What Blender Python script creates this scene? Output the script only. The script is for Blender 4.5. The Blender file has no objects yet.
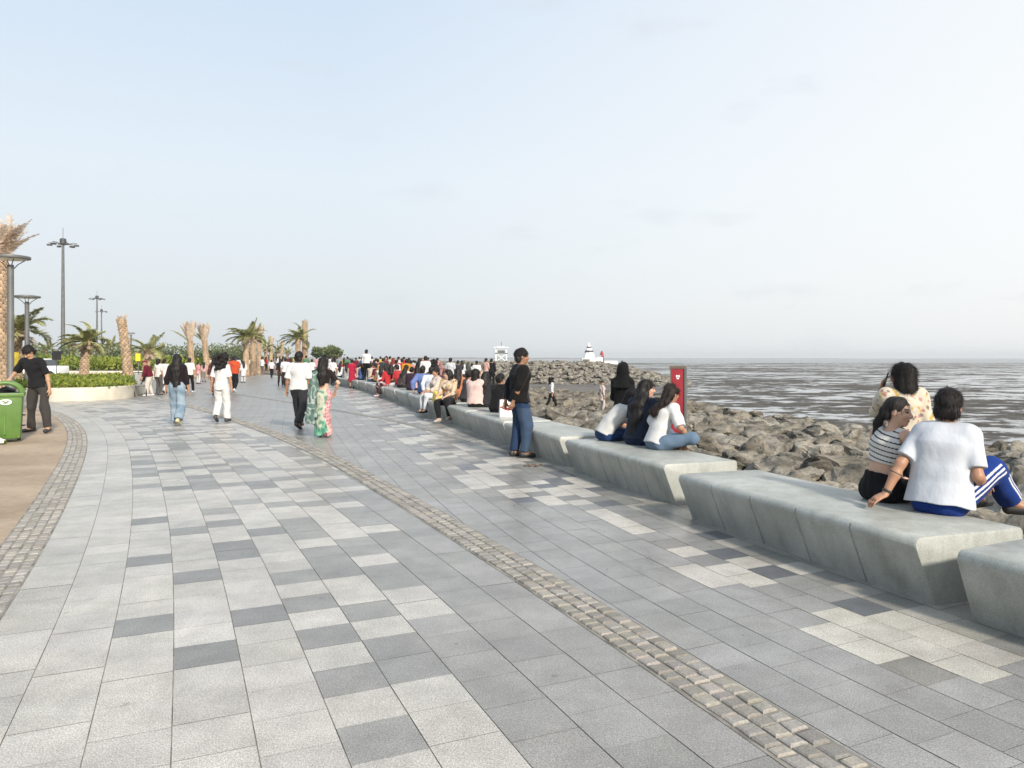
import bpy, bmesh, math, random
import numpy as np
from mathutils import Vector, Matrix, noise as mnoise

# ------------------------------------------------------------------ camera, sky, sun, exposure
SC = bpy.context.scene
COL = SC.collection
F_PX, CAM_H, HOR = 770.0, 1.6, 358.0
cam_d = bpy.data.cameras.new('camera')
cam_d.sensor_width = 36.0
cam_d.lens = 36.0 * F_PX / 1024.0
cam_d.shift_y = -(384.0 - HOR) / 1024.0
cam_d.clip_start = 0.05
cam_d.clip_end = 30000.0
cam = bpy.data.objects.new('camera', cam_d)
COL.objects.link(cam)
cam.location = (0, 0, CAM_H)
cam.rotation_euler = (math.radians(90), 0, 0)
SC.camera = cam

SUN_EL, SUN_AZ = math.radians(30), math.atan2(-0.89, 0.45)      # direction TO the sun in the xy plane
world = bpy.data.worlds.new('World')
SC.world = world
world.use_nodes = True
nt = world.node_tree
nt.nodes.clear()
w_out = nt.nodes.new('ShaderNodeOutputWorld')
w_bg = nt.nodes.new('ShaderNodeBackground')
w_bg.inputs['Strength'].default_value = 0.091
sky = nt.nodes.new('ShaderNodeTexSky')
sky.sky_type = 'NISHITA'
sky.sun_disc = False
sky.sun_elevation = SUN_EL
sky.sun_rotation = math.pi / 2 - SUN_AZ
sky.dust_density = 4.0
sky.air_density = 1.0
sky.ozone_density = 1.5
# thin high overcast: a veil of pale cloud over the clear sky, thicker towards the horizon, with faint wisps
w_tc = nt.nodes.new('ShaderNodeTexCoord')
w_sep = nt.nodes.new('ShaderNodeSeparateXYZ')
nt.links.new(w_tc.outputs['Generated'], w_sep.inputs[0])
w_map = nt.nodes.new('ShaderNodeMapping')
w_map.inputs['Scale'].default_value = (1.0, 1.0, 3.2)
nt.links.new(w_tc.outputs['Generated'], w_map.inputs[0])
w_n = nt.nodes.new('ShaderNodeTexNoise')
w_n.inputs['Scale'].default_value = 4.2
w_n.inputs['Detail'].default_value = 6
w_n.inputs['Roughness'].default_value = 0.55
nt.links.new(w_map.outputs[0], w_n.inputs['Vector'])
w_ramp = nt.nodes.new('ShaderNodeValToRGB')      # elevation -> veil colour
w_ramp.color_ramp.elements[0].position = 0.0
w_ramp.color_ramp.elements[0].color = (7.1, 7.5, 7.7, 1)
w_ramp.color_ramp.elements[1].position = 0.75
w_ramp.color_ramp.elements[1].color = (5.3, 6.9, 8.9, 1)
for p_, c_ in ((0.10, (7.4, 7.9, 8.2, 1)), (0.22, (7.5, 8.2, 8.75, 1)), (0.45, (6.0, 7.25, 8.7, 1))):
    e_ = w_ramp.color_ramp.elements.new(p_)
    e_.color = c_
nt.links.new(w_sep.outputs['Z'], w_ramp.inputs[0])
w_x = nt.nodes.new('ShaderNodeMapRange')         # a whiter veil over the sea side
w_x.inputs['From Min'].default_value = -0.2
w_x.inputs['From Max'].default_value = 0.7
nt.links.new(w_sep.outputs['X'], w_x.inputs['Value'])
w_mx = nt.nodes.new('ShaderNodeMix')
w_mx.data_type = 'RGBA'
w_mx.inputs['B'].default_value = (9.5, 9.6, 9.55, 1)
nt.links.new(w_x.outputs[0], w_mx.inputs['Factor'])
nt.links.new(w_ramp.outputs[0], w_mx.inputs['A'])
w_cl = nt.nodes.new('ShaderNodeMapRange')        # faint wisps
w_cl.inputs['From Min'].default_value = 0.585
w_cl.inputs['From Max'].default_value = 0.72
w_cl.inputs['To Max'].default_value = 0.45
nt.links.new(w_n.outputs['Fac'], w_cl.inputs['Value'])
w_m2 = nt.nodes.new('ShaderNodeMix')
w_m2.data_type = 'RGBA'
w_m2.inputs['B'].default_value = (6.6, 6.95, 7.4, 1)
nt.links.new(w_cl.outputs[0], w_m2.inputs['Factor'])
nt.links.new(w_mx.outputs['Result'], w_m2.inputs['A'])
w_m3 = nt.nodes.new('ShaderNodeMix')
w_m3.data_type = 'RGBA'
w_m3.inputs['Factor'].default_value = 0.86
nt.links.new(sky.outputs[0], w_m3.inputs['A'])
nt.links.new(w_m2.outputs['Result'], w_m3.inputs['B'])
nt.links.new(w_m3.outputs['Result'], w_bg.inputs['Color'])
nt.links.new(w_bg.outputs[0], w_out.inputs['Surface'])

sun_d = bpy.data.lights.new('sun', 'SUN')
sun_d.energy = 4.6
sun_d.angle = math.radians(5)
sun_d.color = (1.0, 0.92, 0.81)
sun = bpy.data.objects.new('sun', sun_d)
COL.objects.link(sun)
to_sun = Vector((math.cos(SUN_AZ) * math.cos(SUN_EL), math.sin(SUN_AZ) * math.cos(SUN_EL), math.sin(SUN_EL)))
sun.rotation_euler = to_sun.to_track_quat('Z', 'Y').to_euler()
sun.location = to_sun * 60

SC.view_settings.view_transform = 'Standard'
SC.view_settings.look = 'None'
SC.view_settings.gamma = 1.0
SC.view_settings.exposure = 0.36
SC.view_settings.use_curve_mapping = False
SC.render.engine = 'CYCLES'

# ------------------------------------------------------------------ helpers
rng = random.Random(7)
nrg = np.random.default_rng(7)


def lin(r, g, b):
    f = lambda c: (c / 255.0 / 12.92) if c / 255.0 <= 0.04045 else ((c / 255.0 + 0.055) / 1.055) ** 2.4
    return (f(r), f(g), f(b))


def tag(o, label=None, cat=None, group=None, kind=None):
    if label: o['label'] = label
    if cat: o['category'] = cat
    if group: o['group'] = group
    if kind: o['kind'] = kind
    return o


def empty(name, loc=(0, 0, 0), rz=0.0, parent=None):
    o = bpy.data.objects.new(name, None)
    COL.objects.link(o)
    o.location = loc
    o.rotation_euler = (0, 0, rz)
    if parent: o.parent = parent
    return o


def link_mesh(name, me, parent=None, loc=None):
    o = bpy.data.objects.new(name, me)
    COL.objects.link(o)
    if parent: o.parent = parent
    if loc is not None: o.location = loc
    return o


def mesh_np(name, V, F, mat=None, smooth=True, parent=None, cols=None, fcols=None):
    """V (n,3); F (m,k) array or list of lists."""
    me = bpy.data.meshes.new(name)
    V = np.asarray(V, dtype=np.float32)
    if isinstance(F, np.ndarray):
        m, k = F.shape
        me.vertices.add(len(V)); me.vertices.foreach_set('co', V.ravel())
        me.loops.add(m * k); me.loops.foreach_set('vertex_index', F.astype(np.int32).ravel())
        me.polygons.add(m)
        me.polygons.foreach_set('loop_start', np.arange(0, m * k, k, dtype=np.int32))
        me.polygons.foreach_set('loop_total', np.full(m, k, dtype=np.int32))
        me.update(calc_edges=True)
    else:
        me.from_pydata([tuple(v) for v in V.tolist()], [], F)
    me.polygons.foreach_set('use_smooth', np.full(len(me.polygons), smooth, dtype=bool))
    if cols is not None:
        a = me.color_attributes.new('Col', 'FLOAT_COLOR', 'POINT')
        c = np.ones((len(V), 4), dtype=np.float32); c[:, :3] = cols
        a.data.foreach_set('color', c.ravel())
    if fcols is not None:       # per face
        tot = np.zeros(len(me.polygons), dtype=np.int32); me.polygons.foreach_get('loop_total', tot)
        c = np.ones((len(me.loops), 4), dtype=np.float32)
        c[:, :3] = np.repeat(np.asarray(fcols, dtype=np.float32), tot, axis=0)
        a = me.color_attributes.new('Col', 'FLOAT_COLOR', 'CORNER')
        a.data.foreach_set('color', c.ravel())
    if mat: me.materials.append(mat)
    me.validate()
    return link_mesh(name, me, parent)


class MB:
    """collects shapes for one mesh"""
    def __init__(s): s.v, s.f = [], []
    def add(s, vs, fs):
        n = len(s.v); s.v += [tuple(v) for v in vs]; s.f += [[i + n for i in f] for f in fs]
    def box(s, c, d, rz=0.0, taper=1.0, rot=None):
        M = rot if rot is not None else Matrix.Rotation(rz, 3, 'Z')
        vs = []
        for z in (-1, 1):
            k = taper if z > 0 else 1.0
            for x, y in ((-1, -1), (1, -1), (1, 1), (-1, 1)):
                vs.append(Vector(c) + M @ Vector((x * d[0] / 2 * k, y * d[1] / 2 * k, z * d[2] / 2)))
        s.add(vs, [[0, 3, 2, 1], [4, 5, 6, 7], [0, 1, 5, 4], [1, 2, 6, 5], [2, 3, 7, 6], [3, 0, 4, 7]])
    def tube(s, pts, rad, n=10, cap=True):
        pts = [Vector(p) for p in pts]
        if not hasattr(rad, '__len__'): rad = [rad] * len(pts)
        vs, fs = [], []
        for i, p in enumerate(pts):
            t = (pts[min(i + 1, len(pts) - 1)] - pts[max(i - 1, 0)]).normalized()
            a = t.cross(Vector((0, 0, 1)))
            if a.length < 1e-3: a = Vector((1, 0, 0))
            a.normalize(); b = t.cross(a)
            for k in range(n):
                q = 2 * math.pi * k / n
                vs.append(p + (a * math.cos(q) + b * math.sin(q)) * rad[i])
        for i in range(len(pts) - 1):
            for k in range(n):
                fs.append([i * n + k, i * n + (k + 1) % n, (i + 1) * n + (k + 1) % n, (i + 1) * n + k])
        if cap:
            fs.append(list(range(n))[::-1]); fs.append([(len(pts) - 1) * n + k for k in range(n)])
        s.add(vs, fs)
    def lathe(s, prof, c=(0, 0, 0), n=24):
        vs, fs = [], []
        for r, z in prof:
            for k in range(n):
                q = 2 * math.pi * k / n
                vs.append((c[0] + r * math.cos(q), c[1] + r * math.sin(q), c[2] + z))
        for i in range(len(prof) - 1):
            for k in range(n):
                fs.append([i * n + k, i * n + (k + 1) % n, (i + 1) * n + (k + 1) % n, (i + 1) * n + k])
        fs.append(list(range(n))[::-1]); fs.append([(len(prof) - 1) * n + k for k in range(n)])
        s.add(vs, fs)
    def build(s, name, mat=None, parent=None, smooth=False, angle=None, bevel=0.0):
        me = bpy.data.meshes.new(name)
        me.from_pydata(s.v, [], s.f)
        if bevel:
            bm = bmesh.new(); bm.from_mesh(me)
            bmesh.ops.remove_doubles(bm, verts=bm.verts, dist=1e-5)
            ed = [e for e in bm.edges if len(e.link_faces) == 2 and e.calc_face_angle(0) > 0.5]
            bmesh.ops.bevel(bm, geom=ed, offset=bevel, segments=2, profile=0.6, affect='EDGES', clamp_overlap=True)
            bm.to_mesh(me); bm.free()
        if smooth or angle:
            me.polygons.foreach_set('use_smooth', [True] * len(me.polygons))
            me.set_sharp_from_angle(angle=math.radians(angle or 40))
        if mat: me.materials.append(mat)
        me.update()
        return link_mesh(name, me, parent)


# ------------------------------------------------------------------ materials
class NB:
    def __init__(s, name):
        s.m = bpy.data.materials.new(name); s.m.use_nodes = True
        s.t = s.m.node_tree; s.b = s.t.nodes['Principled BSDF']
    def n(s, typ, **kw):
        nd = s.t.nodes.new(typ)
        for k, v in kw.items():
            if k in nd.inputs: nd.inputs[k].default_value = v
            else: setattr(nd, k, v)
        return nd
    def l(s, a, b): s.t.links.new(a, b)
    def obj(s): return s.n('ShaderNodeTexCoord').outputs['Object']
    def noise(s, vec, scale, detail=4, rough=0.55):
        nd = s.n('ShaderNodeTexNoise', Scale=scale, Detail=detail, Roughness=rough)
        s.l(vec, nd.inputs['Vector']); return nd.outputs['Fac']
    def rng(s, v, a, b, c=0.0, d=1.0):
        nd = s.n('ShaderNodeMapRange', **{'From Min': a, 'From Max': b, 'To Min': c, 'To Max': d})
        s.l(v, nd.inputs['Value']); return nd.outputs[0]
    def mix(s, fac, a, b, mode='MIX'):
        nd = s.n('ShaderNodeMix', data_type='RGBA', blend_type=mode)
        for sock, v in (('Factor', fac), ('A', a), ('B', b)):
            if isinstance(v, (int, float)): nd.inputs[sock].default_value = v
            elif isinstance(v, tuple): nd.inputs[sock].default_value = (*v[:3], 1)
            else: s.l(v, nd.inputs[sock])
        return nd.outputs['Result']
    def bump(s, h, strength, dist):
        nd = s.n('ShaderNodeBump', Strength=strength, Distance=dist)
        s.l(h, nd.inputs['Height']); s.l(nd.outputs[0], s.b.inputs['Normal']); return nd
    def base(s, v):
        if isinstance(v, tuple): s.b.inputs['Base Color'].default_value = (*v[:3], 1)
        else: s.l(v, s.b.inputs['Base Color'])
    def set(s, **kw):
        for k, v in kw.items(): s.b.inputs[k.replace('_', ' ')].default_value = v
        return s


def simple(name, col, rough=0.6, metal=0.0, var=0.15, scale=6.0, bump=0.0, bscale=60.0, bdist=0.004, spec=0.4):
    k = NB(name); v = k.obj()
    f = k.noise(v, scale, 5)
    dark = tuple(c * (1 - var) for c in col); lite = tuple(min(1, c * (1 + var)) for c in col)
    k.base(k.mix(k.rng(f, 0.3, 0.7), dark, lite))
    k.set(Roughness=rough, Metallic=metal, Specular_IOR_Level=spec)
    if bump: k.bump(k.noise(v, bscale, 4), bump, bdist)
    return k.m


M = {}
# granite slabs: per slab colour from the mesh, speckle and wear on top
k = NB('granite'); v = k.obj()
at = k.n('ShaderNodeVertexColor', layer_name='Col').outputs[0]
sp = k.noise(v, 150, 3, 0.65); sp2 = k.noise(v, 60, 3, 0.7); st = k.noise(v, 0.8, 6, 0.6); st2 = k.noise(v, 4.5, 5, 0.65)
c = k.mix(k.rng(sp, 0.38, 0.62), (0.60, 0.60, 0.61), (1.34, 1.33, 1.31))
c = k.mix(0.6, c, k.mix(k.rng(sp2, 0.35, 0.65), (0.8, 0.8, 0.8), (1.17, 1.17, 1.16)), 'MULTIPLY')
c = k.mix(1.0, at, c, 'MULTIPLY')
c = k.mix(0.75, c, k.mix(k.rng(st, 0.3, 0.7), (0.76, 0.755, 0.74), (1.18, 1.175, 1.16)), 'MULTIPLY')
c = k.mix(0.6, c, k.mix(k.rng(st2, 0.3, 0.62), (0.70, 0.69, 0.675), (1.08, 1.08, 1.08)), 'MULTIPLY')
vo = k.n('ShaderNodeTexVoronoi', Scale=4.0); k.l(v, vo.inputs['Vector'])          # old gum and drip spots
vs_ = k.n('ShaderNodeSeparateColor'); k.l(vo.outputs['Color'], vs_.inputs[0])
gm = k.n('ShaderNodeMath', operation='MULTIPLY'); k.l(k.rng(vo.outputs['Distance'], .05, .085, 1, 0), gm.inputs[0]); k.l(k.rng(vs_.outputs[0], .62, .70, 0, .55), gm.inputs[1])
c = k.mix(gm.outputs[0], c, k.mix(1.0, c, (.42, .41, .40), 'MULTIPLY'))
mp = k.n('ShaderNodeMapping', Scale=(1.6, .45, 1), Rotation=(0, 0, .6)); k.l(v, mp.inputs[0])
sc_ = k.noise(mp.outputs[0], 2.6, 8, 0.72)
c = k.mix(k.rng(sc_, .55, .72, 0, .40), c, k.mix(1.0, c, (1.38, 1.36, 1.31), 'MULTIPLY'))   # dusty scuffs
c = k.mix(k.rng(sc_, .45, .30, 0, .45), c, k.mix(1.0, c, (.70, .685, .66), 'MULTIPLY'))     # grime
k.base(c); k.l(k.rng(sc_, .3, .7, .26, .42), k.b.inputs['Roughness']); k.set(Specular_IOR_Level=0.6)
k.bump(sp2, 0.14, 0.003); M['granite'] = k.m
M['joint'] = simple('joint_mortar', (0.21, 0.195, 0.17), 0.95, var=0.5, scale=5)
k = NB('cobble'); v = k.obj()
at = k.n('ShaderNodeVertexColor', layer_name='Col').outputs[0]
c = k.mix(1.0, at, k.mix(k.rng(k.noise(v, 90, 4, 0.7), 0.3, 0.7), (0.7, 0.69, 0.67), (1.25, 1.25, 1.25)), 'MULTIPLY')
k.base(c); k.set(Roughness=0.75); k.bump(k.noise(v, 60, 4), 0.5, 0.006); M['cobble'] = k.m
# sandy stamped concrete
k = NB('tan_concrete'); v = k.obj()
c = k.mix(k.rng(k.noise(v, 0.7, 7, 0.62), 0.32, 0.68), (0.25, 0.185, 0.125), (0.39, 0.305, 0.22))
c = k.mix(0.7, c, k.mix(k.rng(k.noise(v, 9, 6, 0.7), 0.3, 0.7), (0.78, 0.78, 0.78), (1.2, 1.2, 1.18)), 'MULTIPLY')
c = k.mix(0.5, c, k.mix(k.rng(k.noise(v, 120, 3, 0.7), 0.3, 0.7), (0.75, 0.74, 0.72), (1.22, 1.22, 1.22)), 'MULTIPLY')
k.base(c); k.set(Roughness=0.85); k.bump(k.noise(v, 80, 4), 0.35, 0.004); M['tan'] = k.m
# cast concrete of the benches
k = NB('cast_concrete'); v = k.obj()
mp = k.n('ShaderNodeMapping', Scale=(1, 1, 0.25)); k.l(v, mp.inputs[0])
c = k.mix(k.rng(k.noise(v, 1.6, 7, 0.6), 0.3, 0.7), (0.232, 0.242, 0.218), (0.395, 0.40, 0.37))
c = k.mix(0.8, c, k.mix(k.rng(k.noise(mp.outputs[0], 7, 5, 0.65), 0.28, 0.6), (0.74, 0.75, 0.72), (1.1, 1.1, 1.1)), 'MULTIPLY')
c = k.mix(0.8, c, k.mix(k.rng(k.noise(v, 110, 4, 0.75), 0.35, 0.6), (0.72, 0.72, 0.71), (1.12, 1.12, 1.12)), 'MULTIPLY')
vo = k.n('ShaderNodeTexVoronoi', Scale=38.0); k.l(v, vo.inputs['Vector'])
c = k.mix(k.rng(vo.outputs['Distance'], 0.05, 0.12, 0.55, 0.0), c, (0.10, 0.10, 0.09))
k.base(c); k.set(Roughness=0.42, Specular_IOR_Level=0.5); k.bump(k.noise(v, 45, 6, 0.7), 0.18, 0.004); M['bench'] = k.m
M['groove'] = simple('groove_shadow_gap', (0.20, 0.205, 0.19), 0.9)
# boulders
k = NB('weathered_rock'); v = k.obj()
oi = k.n('ShaderNodeObjectInfo').outputs['Random']
geo = k.n('ShaderNodeNewGeometry')
ns = k.n('ShaderNodeSeparateXYZ'); k.l(geo.outputs['Normal'], ns.inputs[0])
mp = k.n('ShaderNodeMapping', Scale=(1, 1, 2.6), Rotation=(0.4, 0.2, 0)); k.l(geo.outputs['Position'], mp.inputs[0])
a = k.noise(mp.outputs[0], 1.7, 9, 0.64)
c = k.mix(k.rng(a, 0.38, 0.62), (0.095, 0.089, 0.077), (0.305, 0.283, 0.245))
c = k.mix(0.85, c, k.mix(k.rng(k.noise(geo.outputs['Position'], 24, 5, 0.72), 0.3, 0.7), (0.6, 0.59, 0.57), (1.28, 1.28, 1.26)), 'MULTIPLY')
c = k.mix(k.rng(oi, 0, 1, 0.0, 0.9), c, k.mix(1.0, c, (0.68, 0.64, 0.58), 'MULTIPLY'))
k.base(c); k.set(Roughness=0.85, Specular_IOR_Level=0.25)
k.bump(k.noise(mp.outputs[0], 4.0, 8, 0.62), 0.8, 0.06); M['rock'] = k.m
k = NB('dark_rubble'); v = k.n('ShaderNodeNewGeometry').outputs['Position']
c = k.mix(k.rng(k.noise(v, 3, 8, 0.7), 0.35, 0.65), (0.03, 0.028, 0.025), (0.17, 0.155, 0.13))
k.base(c); k.set(Roughness=0.9); k.bump(k.noise(v, 6, 6, 0.7), 1.0, 0.15); M['rubble'] = k.m
# tidal mud with standing water
k = NB('tidal_mud'); v = k.n('ShaderNodeNewGeometry').outputs['Position']
mp = k.n('ShaderNodeMapping', Scale=(0.75, 1.15, 1)); k.l(v, mp.inputs[0])
big = k.noise(mp.outputs[0], 0.035, 4, 0.5); med = k.noise(mp.outputs[0], 0.38, 9, 0.64); fin = k.noise(mp.outputs[0], 1.5, 7, 0.7)
s1 = k.n('ShaderNodeMath', operation='MULTIPLY_ADD'); k.l(big, s1.inputs[0]); s1.inputs[1].default_value = 0.5; k.l(med, s1.inputs[2])
s2 = k.n('ShaderNodeMath', operation='MULTIPLY_ADD'); k.l(fin, s2.inputs[0]); s2.inputs[1].default_value = 0.55; k.l(s1.outputs[0], s2.inputs[2])
wet = k.rng(s2.outputs[0], 1.0, 1.05, 0, 1)       # 1 = pool
k.base(k.mix(wet, k.mix(k.rng(k.noise(v, 0.9, 8, 0.7), 0.3, 0.7), (0.05, 0.046, 0.041), (0.16, 0.146, 0.128)), (0.12, 0.117, 0.11)))
rr = k.rng(wet, 0, 1, 0.85, 0.06); k.l(rr, k.b.inputs['Roughness'])
sl = k.rng(wet, 0, 1, 0.08, 0.85); k.l(sl, k.b.inputs['Specular IOR Level'])
hh = k.n('ShaderNodeMath', operation='MULTIPLY'); k.l(k.noise(v, 2.2, 8, 0.7), hh.inputs[0])
dw = k.rng(wet, 0, 1, 1.0, 0.02); k.l(dw, hh.inputs[1])
k.bump(hh.outputs[0], 1.0, 0.22); M['mud'] = k.m
k = NB('sea_water'); v = k.n('ShaderNodeNewGeometry').outputs['Position']
k.base((0.10, 0.105, 0.10)); k.set(Roughness=0.22, IOR=1.33)
mp = k.n('ShaderNodeMapping', Scale=(0.35, 1, 1)); k.l(v, mp.inputs[0])
k.bump(k.noise(mp.outputs[0], 0.25, 6, 0.6), 0.5, 0.5); M['sea'] = k.m
k = NB('dark_beach'); v = k.n('ShaderNodeNewGeometry').outputs['Position']
k.base(k.mix(k.rng(k.noise(v, 0.35, 8, 0.65), 0.35, 0.65), (0.055, 0.048, 0.042), (0.15, 0.13, 0.11)))
k.set(Roughness=0.7); k.bump(k.noise(v, 1.2, 6, 0.7), 0.8, 0.15); M['beach'] = k.m
M['white_wall'] = simple('white_painted_wall', (0.52, 0.48, 0.395), 0.75, var=0.14, scale=1.5, bump=0.2, bscale=30)
M['steel'] = simple('grey_steel', (0.125, 0.128, 0.125), 0.5, 0.25, var=0.18, scale=3)
M['dark_steel'] = simple('dark_steel', (0.07, 0.07, 0.072), 0.5, 0.3)
M['lens'] = simple('lamp_glass', (0.65, 0.66, 0.66), 0.25)
M['rust'] = simple('rusty_edge', (0.12, 0.09, 0.07), 0.75)
M['red'] = simple('red_panel', (0.27, 0.022, 0.032), 0.45, var=0.1)
M['white'] = simple('white_paint', (0.8, 0.8, 0.78), 0.5, var=0.06)
M['black'] = simple('black_plastic', (0.02, 0.02, 0.021), 0.45)
M['yellow'] = simple('yellow_board', (0.75, 0.55, 0.04), 0.5)
M['bin_green'] = simple('green_plastic', (0.085, 0.165, 0.034), 0.42, var=0.14, scale=5, bump=0.08)
M['bin_dark'] = simple('dark_green_plastic', (0.06, 0.15, 0.03), 0.5)
M['tyre'] = simple('tyre_rubber', (0.025, 0.025, 0.025), 0.8)
M['glass'] = simple('dark_window_glass', (0.02, 0.024, 0.028), 0.08, spec=0.8)
M['soil'] = simple('soil', (0.10, 0.075, 0.05), 0.95, var=0.4, scale=3, bump=0.6, bscale=20, bdist=0.03)


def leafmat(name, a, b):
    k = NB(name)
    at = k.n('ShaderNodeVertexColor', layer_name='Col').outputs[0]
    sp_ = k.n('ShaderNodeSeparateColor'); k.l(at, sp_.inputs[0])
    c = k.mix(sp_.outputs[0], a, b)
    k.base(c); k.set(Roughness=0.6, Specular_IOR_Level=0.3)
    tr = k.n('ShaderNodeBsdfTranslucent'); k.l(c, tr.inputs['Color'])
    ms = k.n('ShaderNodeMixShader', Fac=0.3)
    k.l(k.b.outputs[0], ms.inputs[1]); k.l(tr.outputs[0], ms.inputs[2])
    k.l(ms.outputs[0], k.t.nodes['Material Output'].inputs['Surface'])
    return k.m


M['leaf_low'] = leafmat('low_hedge_leaves', (0.05, 0.10, 0.018), (0.36, 0.38, 0.06))
M['leaf_mid'] = leafmat('shrub_leaves', (0.035, 0.075, 0.018), (0.22, 0.27, 0.06))
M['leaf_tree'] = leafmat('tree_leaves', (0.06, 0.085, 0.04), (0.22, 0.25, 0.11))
M['frond'] = leafmat('palm_frond', (0.15, 0.17, 0.065), (0.55, 0.53, 0.25))
M['dry_frond'] = leafmat('dry_frond', (0.36, 0.26, 0.19), (0.74, 0.62, 0.49))
k = NB('palm_trunk'); v = k.obj()
at = k.n('ShaderNodeVertexColor', layer_name='Col').outputs[0]
c = k.mix(1.0, at, k.mix(k.rng(k.noise(v, 22, 5, 0.7), 0.3, 0.7), (0.55, 0.53, 0.5), (1.3, 1.28, 1.25)), 'MULTIPLY')
k.base(c); k.set(Roughness=0.9); k.bump(k.noise(v, 30, 5), 0.6, 0.02); M['trunk'] = k.m

# ------------------------------------------------------------------ plan curves (x as a function of y, metres)
YS = np.arange(-14, 150, 0.25)


def curve(pts, win=9):
    pts = np.array(pts, dtype=float)
    ye = np.concatenate([[pts[0, 1] - 60], pts[:, 1], [pts[-1, 1] + 60]])
    s0 = (pts[1, 0] - pts[0, 0]) / (pts[1, 1] - pts[0, 1]); s1 = (pts[-1, 0] - pts[-2, 0]) / (pts[-1, 1] - pts[-2, 1])
    xe = np.concatenate([[pts[0, 0] - 60 * s0], pts[:, 0], [pts[-1, 0] + 60 * s1]])
    yy = np.arange(-40, 180, 0.25); x = np.interp(yy, ye, xe)
    for _ in range(3): x = np.convolve(np.pad(x, win, mode='reflect', reflect_type='odd'), np.ones(2 * win + 1) / (2 * win + 1), 'valid')
    return np.interp(YS, yy, x)


BEN = curve([(3.95, 2.05), (2.62, 4.78), (1.645, 7.8), (.738, 10.9), (-.153, 13.8), (-1.75, 19), (-3.9, 26.8), (-4.9, 29.8), (-7.7, 38.8), (-9.2, 42.5), (-14.5, 55), (-22, 70), (-34, 90), (-60, 130)], 7)
BAND = curve([(1.80, 1.6), (1.25, 3.0), (.80, 4.15), (-.27, 6.59), (-1.257, 8.8), (-2.33, 11.1), (-2.78, 12.1), (-5.35, 16.9), (-8.9, 22.8), (-14.2, 30.8), (-22, 41.5), (-40, 66)], 3)
LEFT = curve([(-.9, -.5), (-1.55, 1), (-2.38, 3), (-3.1, 4.67), (-3.99, 6.62), (-5.36, 9.43), (-7.53, 13.7), (-9.6, 17.35), (-12.7, 22), (-17, 27), (-26, 36)], 5)
BAND2 = curve([(.4, 13.0), (-.9, 14.9), (-2.0, 17.6), (-2.95, 19.6), (-5.2, 23.2), (-7.8, 27.4), (-11.5, 33), (-20, 46)], 3)
bx = lambda y: float(np.interp(y, YS, BEN))
fx = lambda C, y: np.interp(y, YS, C)


def offset_line(C, off, y0, y1):
    """points on the curve C offset by off to the right of travel (+x), with cumulated arc length"""
    m = (YS >= y0 - 3) & (YS <= y1 + 3)
    x, y = C[m], YS[m]
    tx, ty = np.gradient(x), np.gradient(y); L = np.hypot(tx, ty)
    px, py = x + ty / L * off, y - tx / L * off
    s = np.concatenate([[0], np.cumsum(np.hypot(np.diff(px), np.diff(py)))])
    return px, py, s


def at_px(px, py, z=0.0):
    """the point at height z seen at pixel px, py"""
    y = F_PX * (CAM_H - z) / (py - HOR)
    return Vector(((px - 512.0) / F_PX * y, y, z))
# ------------------------------------------------------------------ setting: land, mud, sea
def sheet(name, poly, z, mat, kind='structure'):
    o = mesh_np(name, [(p[0], p[1], z) for p in poly], [list(range(len(poly)))], mat, False)
    return tag(o, kind=kind)


ys = np.arange(-14, 118, 2.0)
edge = [(fx(BEN, y) + 0.45, y) for y in ys]
sheet('ground', [(-3000, -14)] + edge + [(-80, 300), (-600, 3000), (-3000, 3000)], -0.0045, M['joint'])
sheet('mudflat', [(-60, -60), (3000, -60), (3000, 420), (-60, 420)], -1.05, M['mud'])
sheet('sea', [(-4000, 419), (4000, 419), (4000, 5000), (-4000, 5000)], -1.02, M['sea'])
sheet('beach', [(-26, 76), (-8, 58), (0, 53), (7, 52), (12.5, 58), (14, 68), (12, 80), (4, 86), (-20, 90)], -0.99, M['beach'])


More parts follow.
